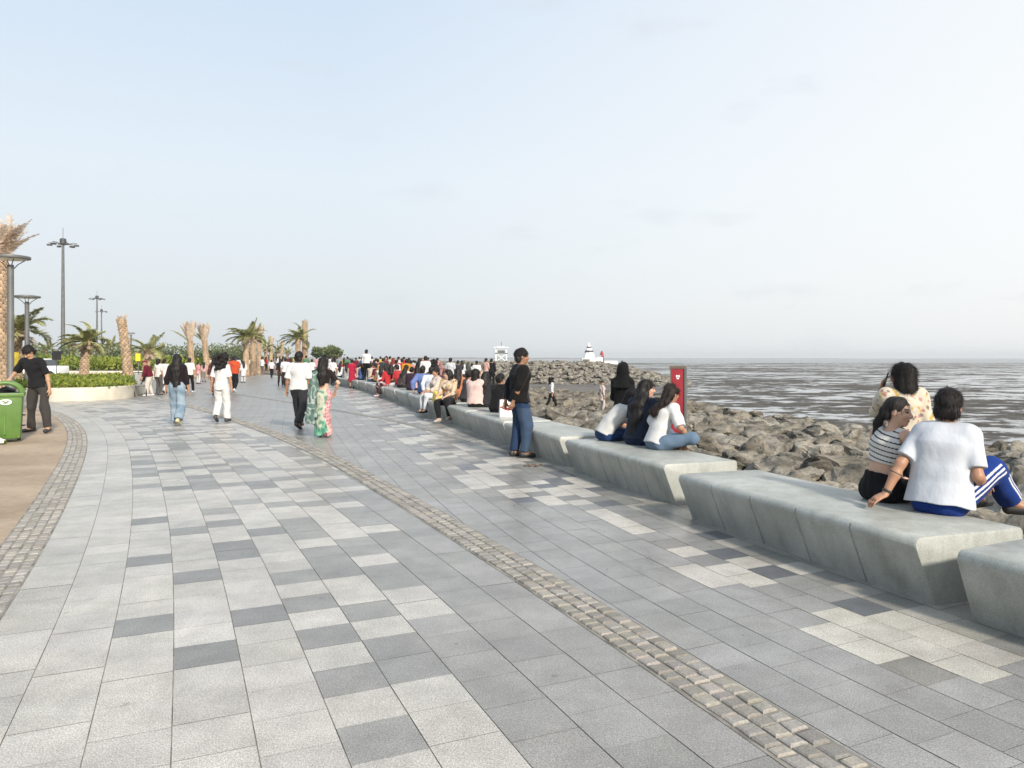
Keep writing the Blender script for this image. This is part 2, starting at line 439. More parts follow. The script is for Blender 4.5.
# granite paving
def paving():
    V, Fc, Cc = [], [], []
    light, mid, dark = np.array((0.432, 0.410, 0.372)), np.array((0.255, 0.247, 0.233)), np.array((0.125, 0.131, 0.145))
    def slabs(C, off0, n, w, ln, y0, y1, sgn, colour, clip):
        for j in range(n):
            o0, o1 = off0 + sgn * j * w, off0 + sgn * (j + 1) * w
            lo, hi = min(o0, o1) + 0.0025, max(o0, o1) - 0.0025
            ax, ay, s = offset_line(C, lo, y0, y1); bx_, by_, s2 = offset_line(C, hi, y0, y1)
            nrow = int(s[-1] / ln); ph = (j * 0.37 + 0.31 * ((j * j) % 3)) % 1.0
            for i in range(nrow):
                a, b = (i + ph) * ln + 0.0012, (i + ph + 1) * ln - 0.0012
                f0, f1 = a / s[-1] * s2[-1], b / s[-1] * s2[-1]
                P = [(np.interp(a, s, ax), np.interp(a, s, ay)), (np.interp(f0, s2, bx_), np.interp(f0, s2, by_)),
                     (np.interp(f1, s2, bx_), np.interp(f1, s2, by_)), (np.interp(b, s, ax), np.interp(b, s, ay))]
                P = clip(P)
                if P is None: continue
                cx, cy = sum(q[0] for q in P) / 4, sum(q[1] for q in P) / 4
                if cy > 14 and abs(cx) > 0.78 * cy + 4: continue
                z = rng.uniform(-0.0007, 0.0007)
                n0 = len(V); V.extend([(x, y, z) for x, y in P]); Fc.append([n0, n0 + 1, n0 + 2, n0 + 3])
                Cc.append(colour(j, i, cx, cy) * rng.uniform(0.93, 1.07) * np.array((1, rng.uniform(.992, 1.008), rng.uniform(.985, 1.015))))
    # slabs seen in the photograph to be dark / light / middling, as ground points
    def pts(lst, s, ox, oy): return [tuple(at_px(ox + x * s, oy + y * s))[:2] for x, y in lst]
    DARK_L = pts([(305, 455), (415, 372), (433, 535), (312, 328), (315, 248), (400, 278), (380, 217), (545, 460), (500, 330), (485, 296), (555, 275), (465, 253), (390, 180)], .479, 0, 400)
    MID_L = pts([(610, 365), (660, 430), (690, 498), (735, 590), (770, 433), (700, 370), (640, 255), (600, 215), (465, 228), (525, 212), (560, 240), (800, 500), (690, 310)], .479, 0, 400)
    LIGHT_L = pts([(690, 460), (715, 540), (750, 405), (640, 400), (660, 300), (780, 465), (720, 650), (640, 620)], .479, 0, 400)
    LIGHT_R = pts([(115, 292), (140, 345), (205, 360), (250, 340), (300, 320), (330, 375), (420, 355), (590, 480), (670, 500), (560, 520), (730, 530), (680, 570), (790, 550), (870, 580)], .375, 640, 440) \
        + pts([(430, 212), (360, 190), (330, 195), (225, 158), (260, 160), (500, 232), (560, 255), (610, 275), (690, 313), (700, 355), (400, 170), (300, 150), (530, 240), (585, 262)], .4795, 350, 400)
    DARK_R = pts([(210, 258), (235, 295), (375, 347), (640, 445), (880, 530), (980, 630)], .375, 640, 440) + pts([(525, 190), (560, 215)], .4795, 350, 400)
    MID_R = pts([(430, 405), (800, 610), (470, 420), (60, 270)], .375, 640, 440) + pts([(640, 297), (460, 205)], .4795, 350, 400)
    def near_pt(lst, x, y, r): return any((x - a_) ** 2 + (y - b_) ** 2 < r * r for a_, b_ in lst)
    def col_left(j, i, x, y):
        r = rng.random(); jb = min(10.0, 6.3 + (y - 3) * .42)
        if y < 9.5:
            if near_pt(DARK_L, x, y, .155): return mid * .78
            if near_pt(MID_L, x, y, .155): return mid * .95
            if near_pt(LIGHT_L, x, y, .155): return light
            if j < jb - 2.2: return light * (1.0 if r > .3 else .93)
            if j < jb: return light if r < .62 else mid
            return mid * (1.05 if r < .2 else .94 if r > .8 else 1.0)
        if j < 2: return light * (0.97 if r > .15 else .90)
        if j < 9: return mid * .80 if r < .14 else mid if r < .34 else light * (1.0 if r > .55 else .93)
        if j < 11: return light if r < .35 else mid
        return mid * (1.06 if r < .2 else .95 if r > .8 else 1.0)
    def col_right(j, i, x, y):
        r = rng.random()
        if near_pt(DARK_R, x, y, .14): return dark
        if near_pt(LIGHT_R, x, y, .185): return light * 1.10
        if near_pt(MID_R, x, y, .14): return mid * .80
        if j <= 1: return light * .84 if r < .7 else light * .72
        if y < 8.5:
            if j == 2: return light * .86 if r < .5 else mid
            return mid * np.array((1.0, 1.02, 1.05)) * (1.05 if r < .2 else .94 if r > .8 else 1.0)
        u = (i * .285 + j * .42 + .6 * mnoise.noise(Vector((x * .4, y * .4, 0)))) / 2.6 % 1
        if 2 <= j <= 7:
            if u < .42 and r < .8: return light * 1.05
            if .42 <= u < .56 and r < .5: return dark
            if r > .85: return mid * .8
        if j <= 9 and r < .1: return light * .9
        return mid * (1.05 if r < .2 else .95 if r > .8 else 1.0)
    def clip_left(P):
        e = [fx(BAND, y) for x, y in P]
        if all(x > q for (x, y), q in zip(P, e)): return None
        Q = [(min(x, q), y) for (x, y), q in zip(P, e)]
        return Q
    def clip_right(P):
        e = [fx(BAND, y) + 0.004 for x, y in P]
        if all(x < q for (x, y), q in zip(P, e)): return None
        return [(max(x, q), y) for (x, y), q in zip(P, e)]
    slabs(LEFT, 0.0, 14, 0.325, 0.325, 0.2, 62, 1, col_left, clip_left)
    slabs(BEN, 0.55, 70, 0.27, 0.285, 1.0, 92, -1, col_right, clip_right)
    return tag(mesh_np('promenade_paving', V, np.array(Fc), M['granite'], False, fcols=np.array(Cc)), kind='structure')


paving()


def cobbles(name, C, off0, nrow, w, ln, y0, y1, z, base, kindname=None):
    V, Fc, Cc = [], [], []
    for j in range(nrow):
        lo, hi = off0 + j * w, off0 + (j + 1) * w
        ax, ay, s = offset_line(C, lo + .004, y0, y1); bx_, by_, s2 = offset_line(C, hi - .004, y0, y1)
        t = rng.uniform(0, ln)
        while t < s[-1] - ln:
            l_ = ln * rng.uniform(.8, 1.25)
            a, b = t + .005, t + l_ - .005; t += l_
            f0, f1 = a / s[-1] * s2[-1], b / s[-1] * s2[-1]
            P = [np.array((np.interp(a, s, ax), np.interp(a, s, ay))), np.array((np.interp(f0, s2, bx_), np.interp(f0, s2, by_))),
                 np.array((np.interp(f1, s2, bx_), np.interp(f1, s2, by_))), np.array((np.interp(b, s, ax), np.interp(b, s, ay)))]
            P = [p + nrg.normal(0, .003, 2) for p in P]
            c = sum(P) / 4; h = z + rng.uniform(-.003, .003)
            n0 = len(V)
            V.extend([(p[0], p[1], -0.02) for p in P]); V.extend([(*(p + (c - p) * .06), h - .006) for p in P]); V.extend([(*(p + (c - p) * .26), h + rng.uniform(-.002, .002)) for p in P])
            fs = [[8, 9, 10, 11]]
            for q in range(4):
                r = (q + 1) % 4
                fs += [[q, r, 4 + r, 4 + q], [4 + q, 4 + r, 8 + r, 8 + q]]
            Fc += [[n0 + q for q in f] for f in fs]
            cc = np.array(base) * rng.uniform(.72, 1.2) * np.array((1, rng.uniform(.97, 1.01), rng.uniform(.93, 1.03)))
            Cc += [cc] * len(fs)
    o = mesh_np(name, V, np.array(Fc), M['cobble'], False, fcols=np.array(Cc))
    return tag(o, kind='structure')


def strip(name, C, lo, hi, y0, y1, z, mat):
    ax, ay, s = offset_line(C, lo, y0, y1); bx_, by_, s2 = offset_line(C, hi, y0, y1)
    n = len(ax); V = [(x, y, z) for x, y in zip(ax, ay)] + [(x, y, z) for x, y in zip(bx_, by_)]
    return tag(mesh_np(name, V, np.array([[i, n + i, n + i + 1, i + 1] for i in range(n - 1)]), mat, False), kind='structure')


cobbles('cobble_band', BAND, -0.15, 3, 0.10, 0.098, 1.2, 48, 0.014, (0.25, 0.235, 0.212))
strip('cobble_band_bed', BAND, -0.165, 0.165, 1.2, 48, 0.0028, M['joint'])
cobbles('cobble_edging', LEFT, -0.335, 4, 0.083, 0.10, 0.3, 24.5, 0.010, (0.28, 0.262, 0.235))
strip('cobble_edging_bed', LEFT, -0.345, 0.006, 0.0, 25, 0.0035, M['joint'])
cobbles('narrow_cobble_band', BAND2, -0.10, 2, 0.10, 0.11, 14.2, 40, 0.009, (0.20, 0.20, 0.195))
strip('narrow_cobble_band_bed', BAND2, -0.11, 0.11, 14.2, 40, 0.0035, M['joint'])
# sandy concrete on the left
yy = np.arange(-3, 27.2, .5)
sheet('tan_pavement', [(-45, -3)] + [(fx(LEFT, y) - .34 * 1.1, y) for y in yy] + [(-45, 27.2)], 0.0, M['tan'])


# ------------------------------------------------------------------ benches
def bench(p0, p1, label, width=0.95):
    """p0 near front-top corner, p1 far front-top corner (plan)"""
    p0, p1 = Vector((p0[0], p0[1], 0)), Vector((p1[0], p1[1], 0))
    L = (p1 - p0).length; d = (p1 - p0) / L; n = Vector((d.y, -d.x, 0))     # n: towards the sea
    H = 0.45
    prof = [(0.165, -0.03), (0.150, 0.02)]
    prof += [(0.0 + 0.008 * (1 - t) + 0.150 * (1 - t) ** 1.0 * 0.93, 0.02 + (H - .08) * t) for t in (0.3, 0.6, 0.9, 1.0)]
    r = 0.055
    for q in range(0, 6):
        a = math.pi / 2 * q / 5
        prof.append((r - r * math.cos(a), H - r + r * math.sin(a)))
    prof += [(width * .35, H + .002), (width * .7, H + .001)]
    for q in range(0, 4):
        a = math.pi / 2 * q / 3
        prof.append((width - .03 + .03 * math.sin(a), H - .03 + .03 * math.cos(a)))
    prof += [(width, 0.1), (width, -0.55), (0.3, -0.55)]
    prof = np.array(prof)
    cen = np.array([width * .55, .2])
    ng = max(3, round(L / 0.56)); st = [(0.0, .025), (0.006, .008), (0.022, 0.0)]
    gfront = np.array([1.0 if (a_ < width * .2 and z_ < H - .025) else 0.0 for a_, z_ in prof])
    rings = []
    for t, ins in st: rings.append((t, ins, 0))
    for g in range(1, ng):
        c = L * g / ng
        rings += [(c - .012, 0, 0), (c - .005, 0, 1), (c + .005, 0, 1), (c + .012, 0, 0)]
    for t, ins in reversed(st): rings.append((L - t, ins, 0))
    V = []; m = len(prof)
    for t, ins, g in rings:
        for i, (a_, z_) in enumerate(prof):
            v2 = cen - np.array((a_, z_)); v2 = v2 / np.linalg.norm(v2)
            q = np.array((a_, z_)) + v2 * (ins + g * 0.014 * gfront[i])
            P = p0 + d * t + n * float(q[0]); V.append((P.x, P.y, float(q[1])))
    Fs = []
    for i in range(len(rings) - 1):
        for k_ in range(m):
            Fs.append([i * m + k_, i * m + (k_ + 1) % m, (i + 1) * m + (k_ + 1) % m, (i + 1) * m + k_])
    Fs.append(list(range(m))[::-1]); Fs.append([(len(rings) - 1) * m + k_ for k_ in range(m)])
    base = p0 + d * L / 2
    V = [(x - base.x, y - base.y, z) for x, y, z in V]
    o = mesh_np('concrete_bench', V, Fs, M['bench'], True)
    o.data.set_sharp_from_angle(angle=math.radians(38)); o.location = base
    bm = bmesh.new(); bm.from_mesh(o.data); bmesh.ops.recalc_face_normals(bm, faces=bm.faces); bm.to_mesh(o.data); bm.free()
    tag(o, label, 'bench', 'concrete benches along the sea edge')
    return o


BL = ['concrete bench cut off by the right edge, nearest of the row', 'long concrete bench carrying the man in white tee and the woman in striped top',
      'concrete bench carrying three women sitting side by side', 'concrete bench just behind the man standing in jeans',
      'concrete bench carrying the woman in black and the lip print bag', 'concrete bench under the woman in the pink top',
      'concrete bench from which a woman in floral dress hangs her legs', 'concrete bench under the person in the blue shirt',
      'concrete bench under the person in the purple shirt', 'concrete bench under the person in the red jacket', 'concrete bench with a man in white shirt standing on top']
BP = [((3.95, 2.05), (2.66, 4.62)), ((2.58, 4.92), (1.645, 7.65)), ((1.64, 8.32), (.738, 10.84)), ((.69, 11.25), (-.15, 13.72)),
      ((-.17, 13.98), (-1.0, 16.6)), ((-1.02, 16.85), (-1.76, 19.3))]
y = 19.55
while y < 62:
    y2 = y + 2.55
    BP.append(((bx(y), y), (bx(y2), y2))); y = y2 + 0.25
for i, (a, b) in enumerate(BP):
    if i < len(BL): bench(a, b, BL[i])
    else: bench(a, b, 'distant concrete bench of the row hidden among the seated crowd')
# seat helper: the point on the bench tops seen at pixel column px, 'across' metres behind the front edge


def seat_at(px, across=0.5):
    best = None
    for y in np.arange(3, 62, 0.05):
        x0 = bx(y); s_ = (bx(y + .2) - bx(y - .2)) / .4; L = math.hypot(1, s_)
        X, Y = x0 + across / L, y - across * s_ / L
        e = abs(X / Y * F_PX + 512 - px)
        if best is None or e < best[0]: best = (e, X, Y)
    return Vector((best[1], best[2], 0.452))


# ------------------------------------------------------------------ shore: rubble slope, boulders
XB = lambda y: float(np.interp(y, [-10, 14, 20, 24, 32, 41, 54, 65, 75, 95], [14.5, 14.0, 12.8, 10.9, 10.5, 9.4, 5, 0, -4, -16]))


def shore_z(x, y):
    x0 = bx(y) + 0.9; t = (x - x0) / (XB(y) - x0)
    t = min(max(t, 0), 1.3)
    w = min(max((y - 20) / 12, 0), 1); t0 = .10 + .34 * min(max((y - 28) / 16, 0), 1); q = min(max((t - t0) / .2, 0), 1); q = q * q * (3 - 2 * q)
    return (1 - w) * (-0.22 - 0.88 * t ** 1.7) + w * (-0.2 - 0.87 * q)


V, Fc = [], []
rows = np.arange(-8, 96, 1.0); nc = 18
for y in rows:
    for c in range(nc):
        x0 = bx(y) + .3; t = c / (nc - 1) * 1.12
        x = x0 + (XB(y) - x0) * t
        V.append((x, y, shore_z(x, y) + (0.12 * mnoise.noise(Vector((x * .6, y * .6, 0))) if c > 1 else 0)))
for i in range(len(rows) - 1):
    for c in range(nc - 1):
        Fc.append([i * nc + c, i * nc + c + 1, (i + 1) * nc + c + 1, (i + 1) * nc + c])
tag(mesh_np('rubble_slope', V, np.array(Fc), M['rubble'], True), kind='structure')


def rock_mesh(seed, sub):
    r = random.Random(seed)
    bm = bmesh.new()
    sx, sy, sz = r.uniform(.85, 1.15), r.uniform(.75, 1.05), r.uniform(.55, .78)
    for _ in range(15):
        v = Vector((r.gauss(0, 1), r.gauss(0, 1), r.gauss(0, 1))).normalized()
        v = v * r.uniform(.85, 1.05)
        bm.verts.new((v.x * sx, v.y * sy, v.z * sz))
    bmesh.ops.convex_hull(bm, input=bm.verts)
    for v in [v for v in bm.verts if not v.link_faces]: bm.verts.remove(v)
    bmesh.ops.bevel(bm, geom=list(bm.edges), offset=.05, segments=1, affect='EDGES', clamp_overlap=True)
    bmesh.ops.triangulate(bm, faces=bm.faces)
    for _ in range(sub):
        bmesh.ops.subdivide_edges(bm, edges=[e for e in bm.edges if e.calc_length() > .14], cuts=1, use_grid_fill=True)
        bmesh.ops.triangulate(bm, faces=bm.faces)
        bmesh.ops.smooth_vert(bm, verts=bm.verts, factor=.25, use_axis_x=True, use_axis_y=True, use_axis_z=True)
    bm.normal_update()
    sh = Vector((r.uniform(0, 50), r.uniform(0, 50), r.uniform(0, 50)))
    for v in bm.verts:
        p = v.co * 1.6 + sh
        q = Vector((p.x, p.y, p.z * 2.2 + p.x * .5))
        d = .16 * mnoise.fractal(q, .8, 2.1, 5) - .10 * abs(mnoise.noise(q * 1.1))
        v.co += v.normal * d
    bmesh.ops.recalc_face_normals(bm, faces=bm.faces)
    me = bpy.data.meshes.new('boulder'); bm.to_mesh(me); bm.free()
    me.polygons.foreach_set('use_smooth', [True] * len(me.polygons)); me.set_sharp_from_angle(angle=math.radians(32))
    me.materials.append(M['rock']); me.update()
    return me


ROCKS = [rock_mesh(100 + i, 3) for i in range(12)]
LOW = [rock_mesh(300 + i, 1) for i in range(8)]
LOWNP = []
for me in LOW:
    a = np.zeros(len(me.vertices) * 3, dtype=np.float32); me.vertices.foreach_get('co', a)
    LOWNP.append((a.reshape(-1, 3), np.array([list(p.vertices) for p in me.polygons])))
KEEP_CLEAR = []      # (x, y, r): where people stand on the shore, filled before the rocks are strewn
# ------------------------------------------------------------------ far things: breakwater, shrine, watch tower
def merged_rocks(name, items, kind='stuff'):
    Vs, Fs, n0 = [], [], 0
    for (x, y, z, r, a, b, ix) in items:
        v, f = LOWNP[ix % len(LOWNP)]
        Rm = np.array((Matrix.Rotation(a, 3, 'Z') @ Matrix.Rotation(b, 3, 'X')))
        Vs.append((v * r) @ Rm.T + np.array((x, y, z))); Fs.append(f + n0); n0 += len(v)
    o = mesh_np(name, np.concatenate(Vs), np.concatenate(Fs), M['rock'], True)
    o.data.set_sharp_from_angle(angle=math.radians(35))
    return tag(o, kind=kind)


def breakwater():
    V, Fc = [], []
    A, B = Vector((-16, 88)), Vector((17.5, 80))
    n, m = 30, 9
    prof = [(-7, -1.2), (-4.5, -.2), (-2.2, .7), (-1, .95), (0, 1.0), (1, .95), (2.2, .7), (4.5, -.2), (7, -1.2)]
    def pt(t, a, z):
        P = A + (B - A) * t; d = (B - A).normalized(); q = Vector((d.y, -d.x))
        k_ = 1 - max(0, (t - .72) / .28) ** 1.5
        return (P.x + q.x * a, P.y + q.y * a, -1.2 + (z + 1.2) * (.12 + .88 * k_) - .1)
    for i in range(n + 1):
        for a, z in prof: V.append(pt(i / n, a, z))
    for i in range(n):
        for c in range(m - 1): Fc.append([i * m + c, i * m + c + 1, (i + 1) * m + c + 1, (i + 1) * m + c])
    tag(mesh_np('breakwater_core', V, np.array(Fc), M['rubble'], True), kind='structure')
    it = []
    for _ in range(1500):
        t = rng.uniform(-.05, 1.03); a = rng.uniform(-1.5, 7.0); z = np.interp(abs(a), [0, 1, 2.2, 4.5, 7], [1, .95, .7, -.2, -1.2])
        x, y, zz = pt(min(t, 1), a, z)
        it.append((x + (max(t, 1) - 1) * 30, y, zz + .12, rng.uniform(.28, .58), rng.uniform(0, 6.3), rng.uniform(-.8, .8), rng.randrange(8)))
    o = merged_rocks('breakwater_rocks', it)
    o['label'] = 'distant heap of grey boulders running out across the mudflat'


breakwater()
ro = empty('shrine', (15.0, 150, .25))
tag(ro, 'small white pointed shrine with a red side wing beyond the breakwater', 'shrine')
b = MB(); b.box((0, 0, .65), (3.0, 3.0, 1.1)); b.build('base', M['white'], ro)
b = MB(); b.box((-.7, -1.52, .70), (1.4, .06, .85)); b.build('doorway', M['rust'], ro)
b = MB(); b.lathe([(1.25, 1.2), (1.05, 1.9), (.7, 2.7), (.36, 3.5), (.12, 4.0), (.02, 4.5)], n=8); tw = b.build('spire', M['white'], ro)
b = MB(); b.lathe([(.88, 2.45), (.70, 2.85)], n=8); b.lathe([(.50, 3.30), (.38, 3.6)], n=8); b.build('band', M['dark_steel'], tw)
b = MB(); b.box((2.0, 0, .8), (1.1, 2.2, 1.4)); b.build('side_wing', M['white'], ro)
b = MB(); b.box((2.55, -.6, 1.0), (.45, .6, 1.7)); b.lathe([(.42, 1.9), (.30, 2.3), (.06, 2.75)], (2.45, -.4, 0), 8); b.build('red_turret', M['red'], ro)
b = MB(); b.box((4.2, 0, .45), (2.6, 2.0, .7)); b.build('low_annexe', M['white'], ro)
b = MB(); b.box((1.2, .3, .0), (9.5, 4.6, .35)); b.build('plinth', M['steel'], ro)
# the shrine's own islet
it = [(15 + rng.uniform(-7, 8), 150 + rng.uniform(-4, 4), -1.0 + rng.uniform(0, 1.0), rng.uniform(.5, .9), rng.uniform(0, 6), rng.uniform(-.5, .5), i) for i in range(90)]
tag(merged_rocks('islet_rocks', it), 'rocks heaped under the distant shrine')
ro = empty('watch_tower', (-1.55, 112, 1.35))
tag(ro, 'white open framed watch tower with flat roof above the breakwater', 'tower')
for sx in (-.75, .75):
    for sy in (-.75, .75):
        b = MB(); b.box((sx, sy, .6), (.14, .14, 2.2)); b.build('post', M['white'], ro)
b = MB(); b.box((0, 0, .95), (1.9, 1.9, .12)); b.build('platform', M['steel'], ro)
b = MB(); b.box((0, 0, 1.75), (2.1, 2.1, .14)); b.box((0, 0, 1.86), (1.0, 1.0, .14)); b.build('roof', M['white'], ro)
b = MB()
for sx in (-1, 1): b.tube([(-.75 * sx, -.75, -.3), (.75 * sx, -.75, .9)], .05, 6)
b.build('brace', M['white'], ro)
b = MB(); b.box((0, 0, 1.15), (1.0, 1.2, .38)); b.build('guard_panel', M['steel'], ro)
b = MB(); b.tube([(.0, 0, 1.8), (0, 0, 2.6)], .04, 6); b.build('mast', M['steel'], ro)
b = MB(); b.box((0, 0, -1.1), (2.6, 2.6, 1.9)); b.build('footing', M['bench'], ro)
# far low shore on the horizon to the left of the sea
V, Fc = [], []
for i in range(60):
    x = -900 + i * 34; h = 2 + 5 * abs(mnoise.noise(Vector((i * .21, 0, 0)))); h *= 1.0 if i < 30 else max(.02, 1 - (i - 30) / 9)
    V += [(x, 2600, -2), (x, 2600, h), (x, 2900, h * 1.1), (x, 2900, -2)]
for i in range(59):
    for c in range(3): Fc.append([i * 4 + c, i * 4 + c + 1, (i + 1) * 4 + c + 1, (i + 1) * 4 + c])
tag(mesh_np('far_shore', V, np.array(Fc), M['beach'], True), kind='structure')


# ------------------------------------------------------------------ leaves, shrubs, trees
def leaves(n, pick, size, lo=0.0, hi=1.0, up=0.3, asp=2.2):
    """n leaf quads (bent along the middle) at pick() -> (point, shade 0..1)"""
    V = np.zeros((n, 4, 3), dtype=np.float32); C = np.zeros((n, 3), dtype=np.float32)
    for i in range(n):
        p, sh = pick()
        d = nrg.normal(0, 1, 3); d[2] = abs(d[2]) * .7 + up; d /= np.linalg.norm(d)
        s = np.cross(d, nrg.normal(0, 1, 3)); s /= np.linalg.norm(s) + 1e-6
        L = size * rng.uniform(.7, 1.35); w = L / asp
        V[i] = [p, p + d * L * .5 + s * w * .5, p + d * L, p + d * L * .5 - s * w * .5]
        C[i] = min(max(sh, 0), 1)
    return V.reshape(-1, 3), np.arange(n * 4).reshape(-1, 4), C


def inside(poly, x, y):
    c = False; j = len(poly) - 1
    for i in range(len(poly)):
        if (poly[i][1] > y) != (poly[j][1] > y) and x < (poly[j][0] - poly[i][0]) * (y - poly[i][1]) / (poly[j][1] - poly[i][1]) + poly[i][0]: c = not c
        j = i
    return c


def planter(name, path, height, thick, label, leafh, nleaf, lsize, cat='planter', inner=None, hedge_label=None):
    """low wall along path (plan points), bed inside closed polygon"""
    pts = [Vector((p[0], p[1], 0)) for p in path]
    V, Fc = [], []
    for i, p in enumerate(pts):
        t = (pts[min(i + 1, len(pts) - 1)] - pts[max(i - 1, 0)]).normalized(); q = Vector((-t.y, t.x, 0))
        for a, z in ((0, -.03), (0, height - .03), (.03, height), (thick - .03, height), (thick, height - .03), (thick, -.03)):
            P = p + q * a; V.append((P.x, P.y, z))
    for i in range(len(pts) - 1):
        for c in range(6): Fc.append([i * 6 + c, i * 6 + (c + 1) % 6, (i + 1) * 6 + (c + 1) % 6, (i + 1) * 6 + c])
    Fc += [list(range(6))[::-1], [(len(pts) - 1) * 6 + c for c in range(6)]]
    o = mesh_np(name, V, Fc, M['white_wall'], True); o.data.set_sharp_from_angle(angle=math.radians(35))
    tag(o, label, cat)
    poly = [(p.x, p.y) for p in pts] if inner is None else inner
    tag(sheet(name.replace('planter', 'bed') + '_soil', poly, height - .10, M['soil']), kind='structure')
    xs, ys_ = [p[0] for p in poly], [p[1] for p in poly]
    def pick():
        while True:
            x, y = rng.uniform(min(xs), max(xs)), rng.uniform(min(ys_), max(ys_))
            if inside(poly, x, y) and abs(x) < .75 * y: break
        h = leafh * (.62 + .55 * mnoise.noise(Vector((x * .9, y * .9, 2))) + .2 * mnoise.noise(Vector((x * 3, y * 3, 5))))
        z = height - .1 + max(.05, h) * rng.random() ** .45
        return np.array((x, y, z)), rng.uniform(.1, .75) + .55 * mnoise.noise(Vector((x * 1.3, y * .7, 9)))
    V, Fq, C = leaves(nleaf, pick, lsize, asp=2.4)
    h = mesh_np('ground_cover', V, Fq, M['leaf_low'], False, cols=np.repeat(C, 4, 0))
    tag(h, hedge_label, None, kind='stuff')


P1 = [(-46, 28.6), (-30, 28.3), (-19, 28.15), (-16.9, 28.25), (-15.9, 28.7), (-15.35, 29.5), (-15.25, 30.5), (-15.6, 31.8), (-17.3, 36.5), (-19.6, 42), (-20.5, 42.6), (-22, 42.9), (-46, 43)]
planter('planter_wall', P1, .50, .38, 'long cream low wall with rounded end round the clipped ground cover', .34, 30000, .17, 'wall', P1, 'low yellow green ground cover filling the cream walled bed')
P2 = [(-70, 60), (-40, 59), (-27.5, 58.5), (-26, 59.5), (-25.8, 62), (-28, 72), (-70, 74)]
planter('planter_wall', P2, .62, .4, 'farther cream low wall behind the palms with tall shrubs above it', 1.25, 16000, .36, 'wall', P2, 'tall green shrubs filling the farther bed')


def tree(name, loc, h, w, label, dense, mat, group=None, trunk_h=.35, nl=3500, ls=.35, seed=1):
    r = random.Random(seed)
    ro = empty(name, loc); tag(ro, label, 'tree', group)
    b = MB(); b.tube([(0, 0, -.1), (.05 * w, 0, h * trunk_h), (.02 * w, .05, h * .7)], [h * .035, h * .028, h * .008], 8)
    cl = []
    for i in range(9):
        a = r.uniform(0, 6.3); q = Vector((math.cos(a) * w * r.uniform(.15, .42), math.sin(a) * w * .35, h * r.uniform(.5, .93)))
        b.tube([(.05 * w, 0, h * trunk_h * r.uniform(.8, 1.2)), (q.x * .5, q.y * .5, q.z * .75), q], [h * .018, h * .011, h * .004], 6)
        cl.append((q, w * r.uniform(.12, .25)))
    t = b.build('trunk', M['rust'], ro, True)
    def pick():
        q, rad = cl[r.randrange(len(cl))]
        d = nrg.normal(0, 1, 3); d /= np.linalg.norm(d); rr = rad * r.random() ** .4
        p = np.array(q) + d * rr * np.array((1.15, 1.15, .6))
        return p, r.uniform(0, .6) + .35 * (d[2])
    V, Fq, C = leaves(nl, pick, ls)
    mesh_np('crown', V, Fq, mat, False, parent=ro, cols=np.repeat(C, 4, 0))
    return ro


# ------------------------------------------------------------------ date palms
def palm_trunk(ro, h, r0, r1, lean=0.0, seed=1, dense=1.0):
    r = random.Random(seed); V, Fc, C = [], [], []
    ax = lambda z: Vector((lean * (z / h) ** 1.5, .3 * lean * (z / h) ** 2, z))
    rad = lambda z: r0 + (r1 - r0) * (z / h) + .05 * math.exp(-z / .25) + .03 * math.exp(-(h - z) / .4)
    n = 12; m = 14
    for i in range(m + 1):
        z = h * i / m - (.1 if i == 0 else 0)
        for q in range(n):
            a = 2 * math.pi * q / n; p = ax(max(z, 0)); V.append((p.x + rad(z) * .93 * math.cos(a), p.y + rad(z) * .93 * math.sin(a), z))
    for i in range(m):
        for q in range(n): Fc.append([i * n + q, i * n + (q + 1) % n, (i + 1) * n + (q + 1) % n, (i + 1) * n + q])
    C += [(.17, .115, .075)] * len(V)
    step = .105 / dense; z = .05; row = 0
    while z < h:
        k_ = max(6, int(2 * math.pi * rad(z) / (.15 / dense)))
        for q in range(k_):
            a = 2 * math.pi * (q + .5 * (row % 2)) / k_ + r.uniform(-.06, .06)
            p = ax(z); rr = rad(z); er = Vector((math.cos(a), math.sin(a), 0)); et = Vector((-er.y, er.x, 0))
            w = math.pi * rr / k_ * 1.05; hh = step * r.uniform(1.5, 1.9); out = .045 * r.uniform(.7, 1.4)
            c0 = p + er * (rr * .92)
            vs = [c0 - et * w, c0 + et * w, c0 + et * w * .55 + er * out + Vector((0, 0, hh * .8)), c0 - et * w * .55 + er * out + Vector((0, 0, hh * .8)), c0 + Vector((0, 0, hh))]
            n0 = len(V); V += [tuple(v) for v in vs]
            Fc += [[n0, n0 + 1, n0 + 2, n0 + 3], [n0 + 3, n0 + 2, n0 + 4], [n0 + 1, n0 + 4, n0 + 2], [n0, n0 + 3, n0 + 4]]
            cc = r.uniform(.75, 1.25); C += [(.33 * cc, .235 * cc, .155 * cc)] * 2 + [(.52 * cc, .40 * cc, .28 * cc)] * 2 + [(.24 * cc, .17 * cc, .11 * cc)]
        z += step; row += 1
    mesh_np('trunk', V, Fc, M['trunk'], False, parent=ro, cols=np.array(C))
    return ax(h)


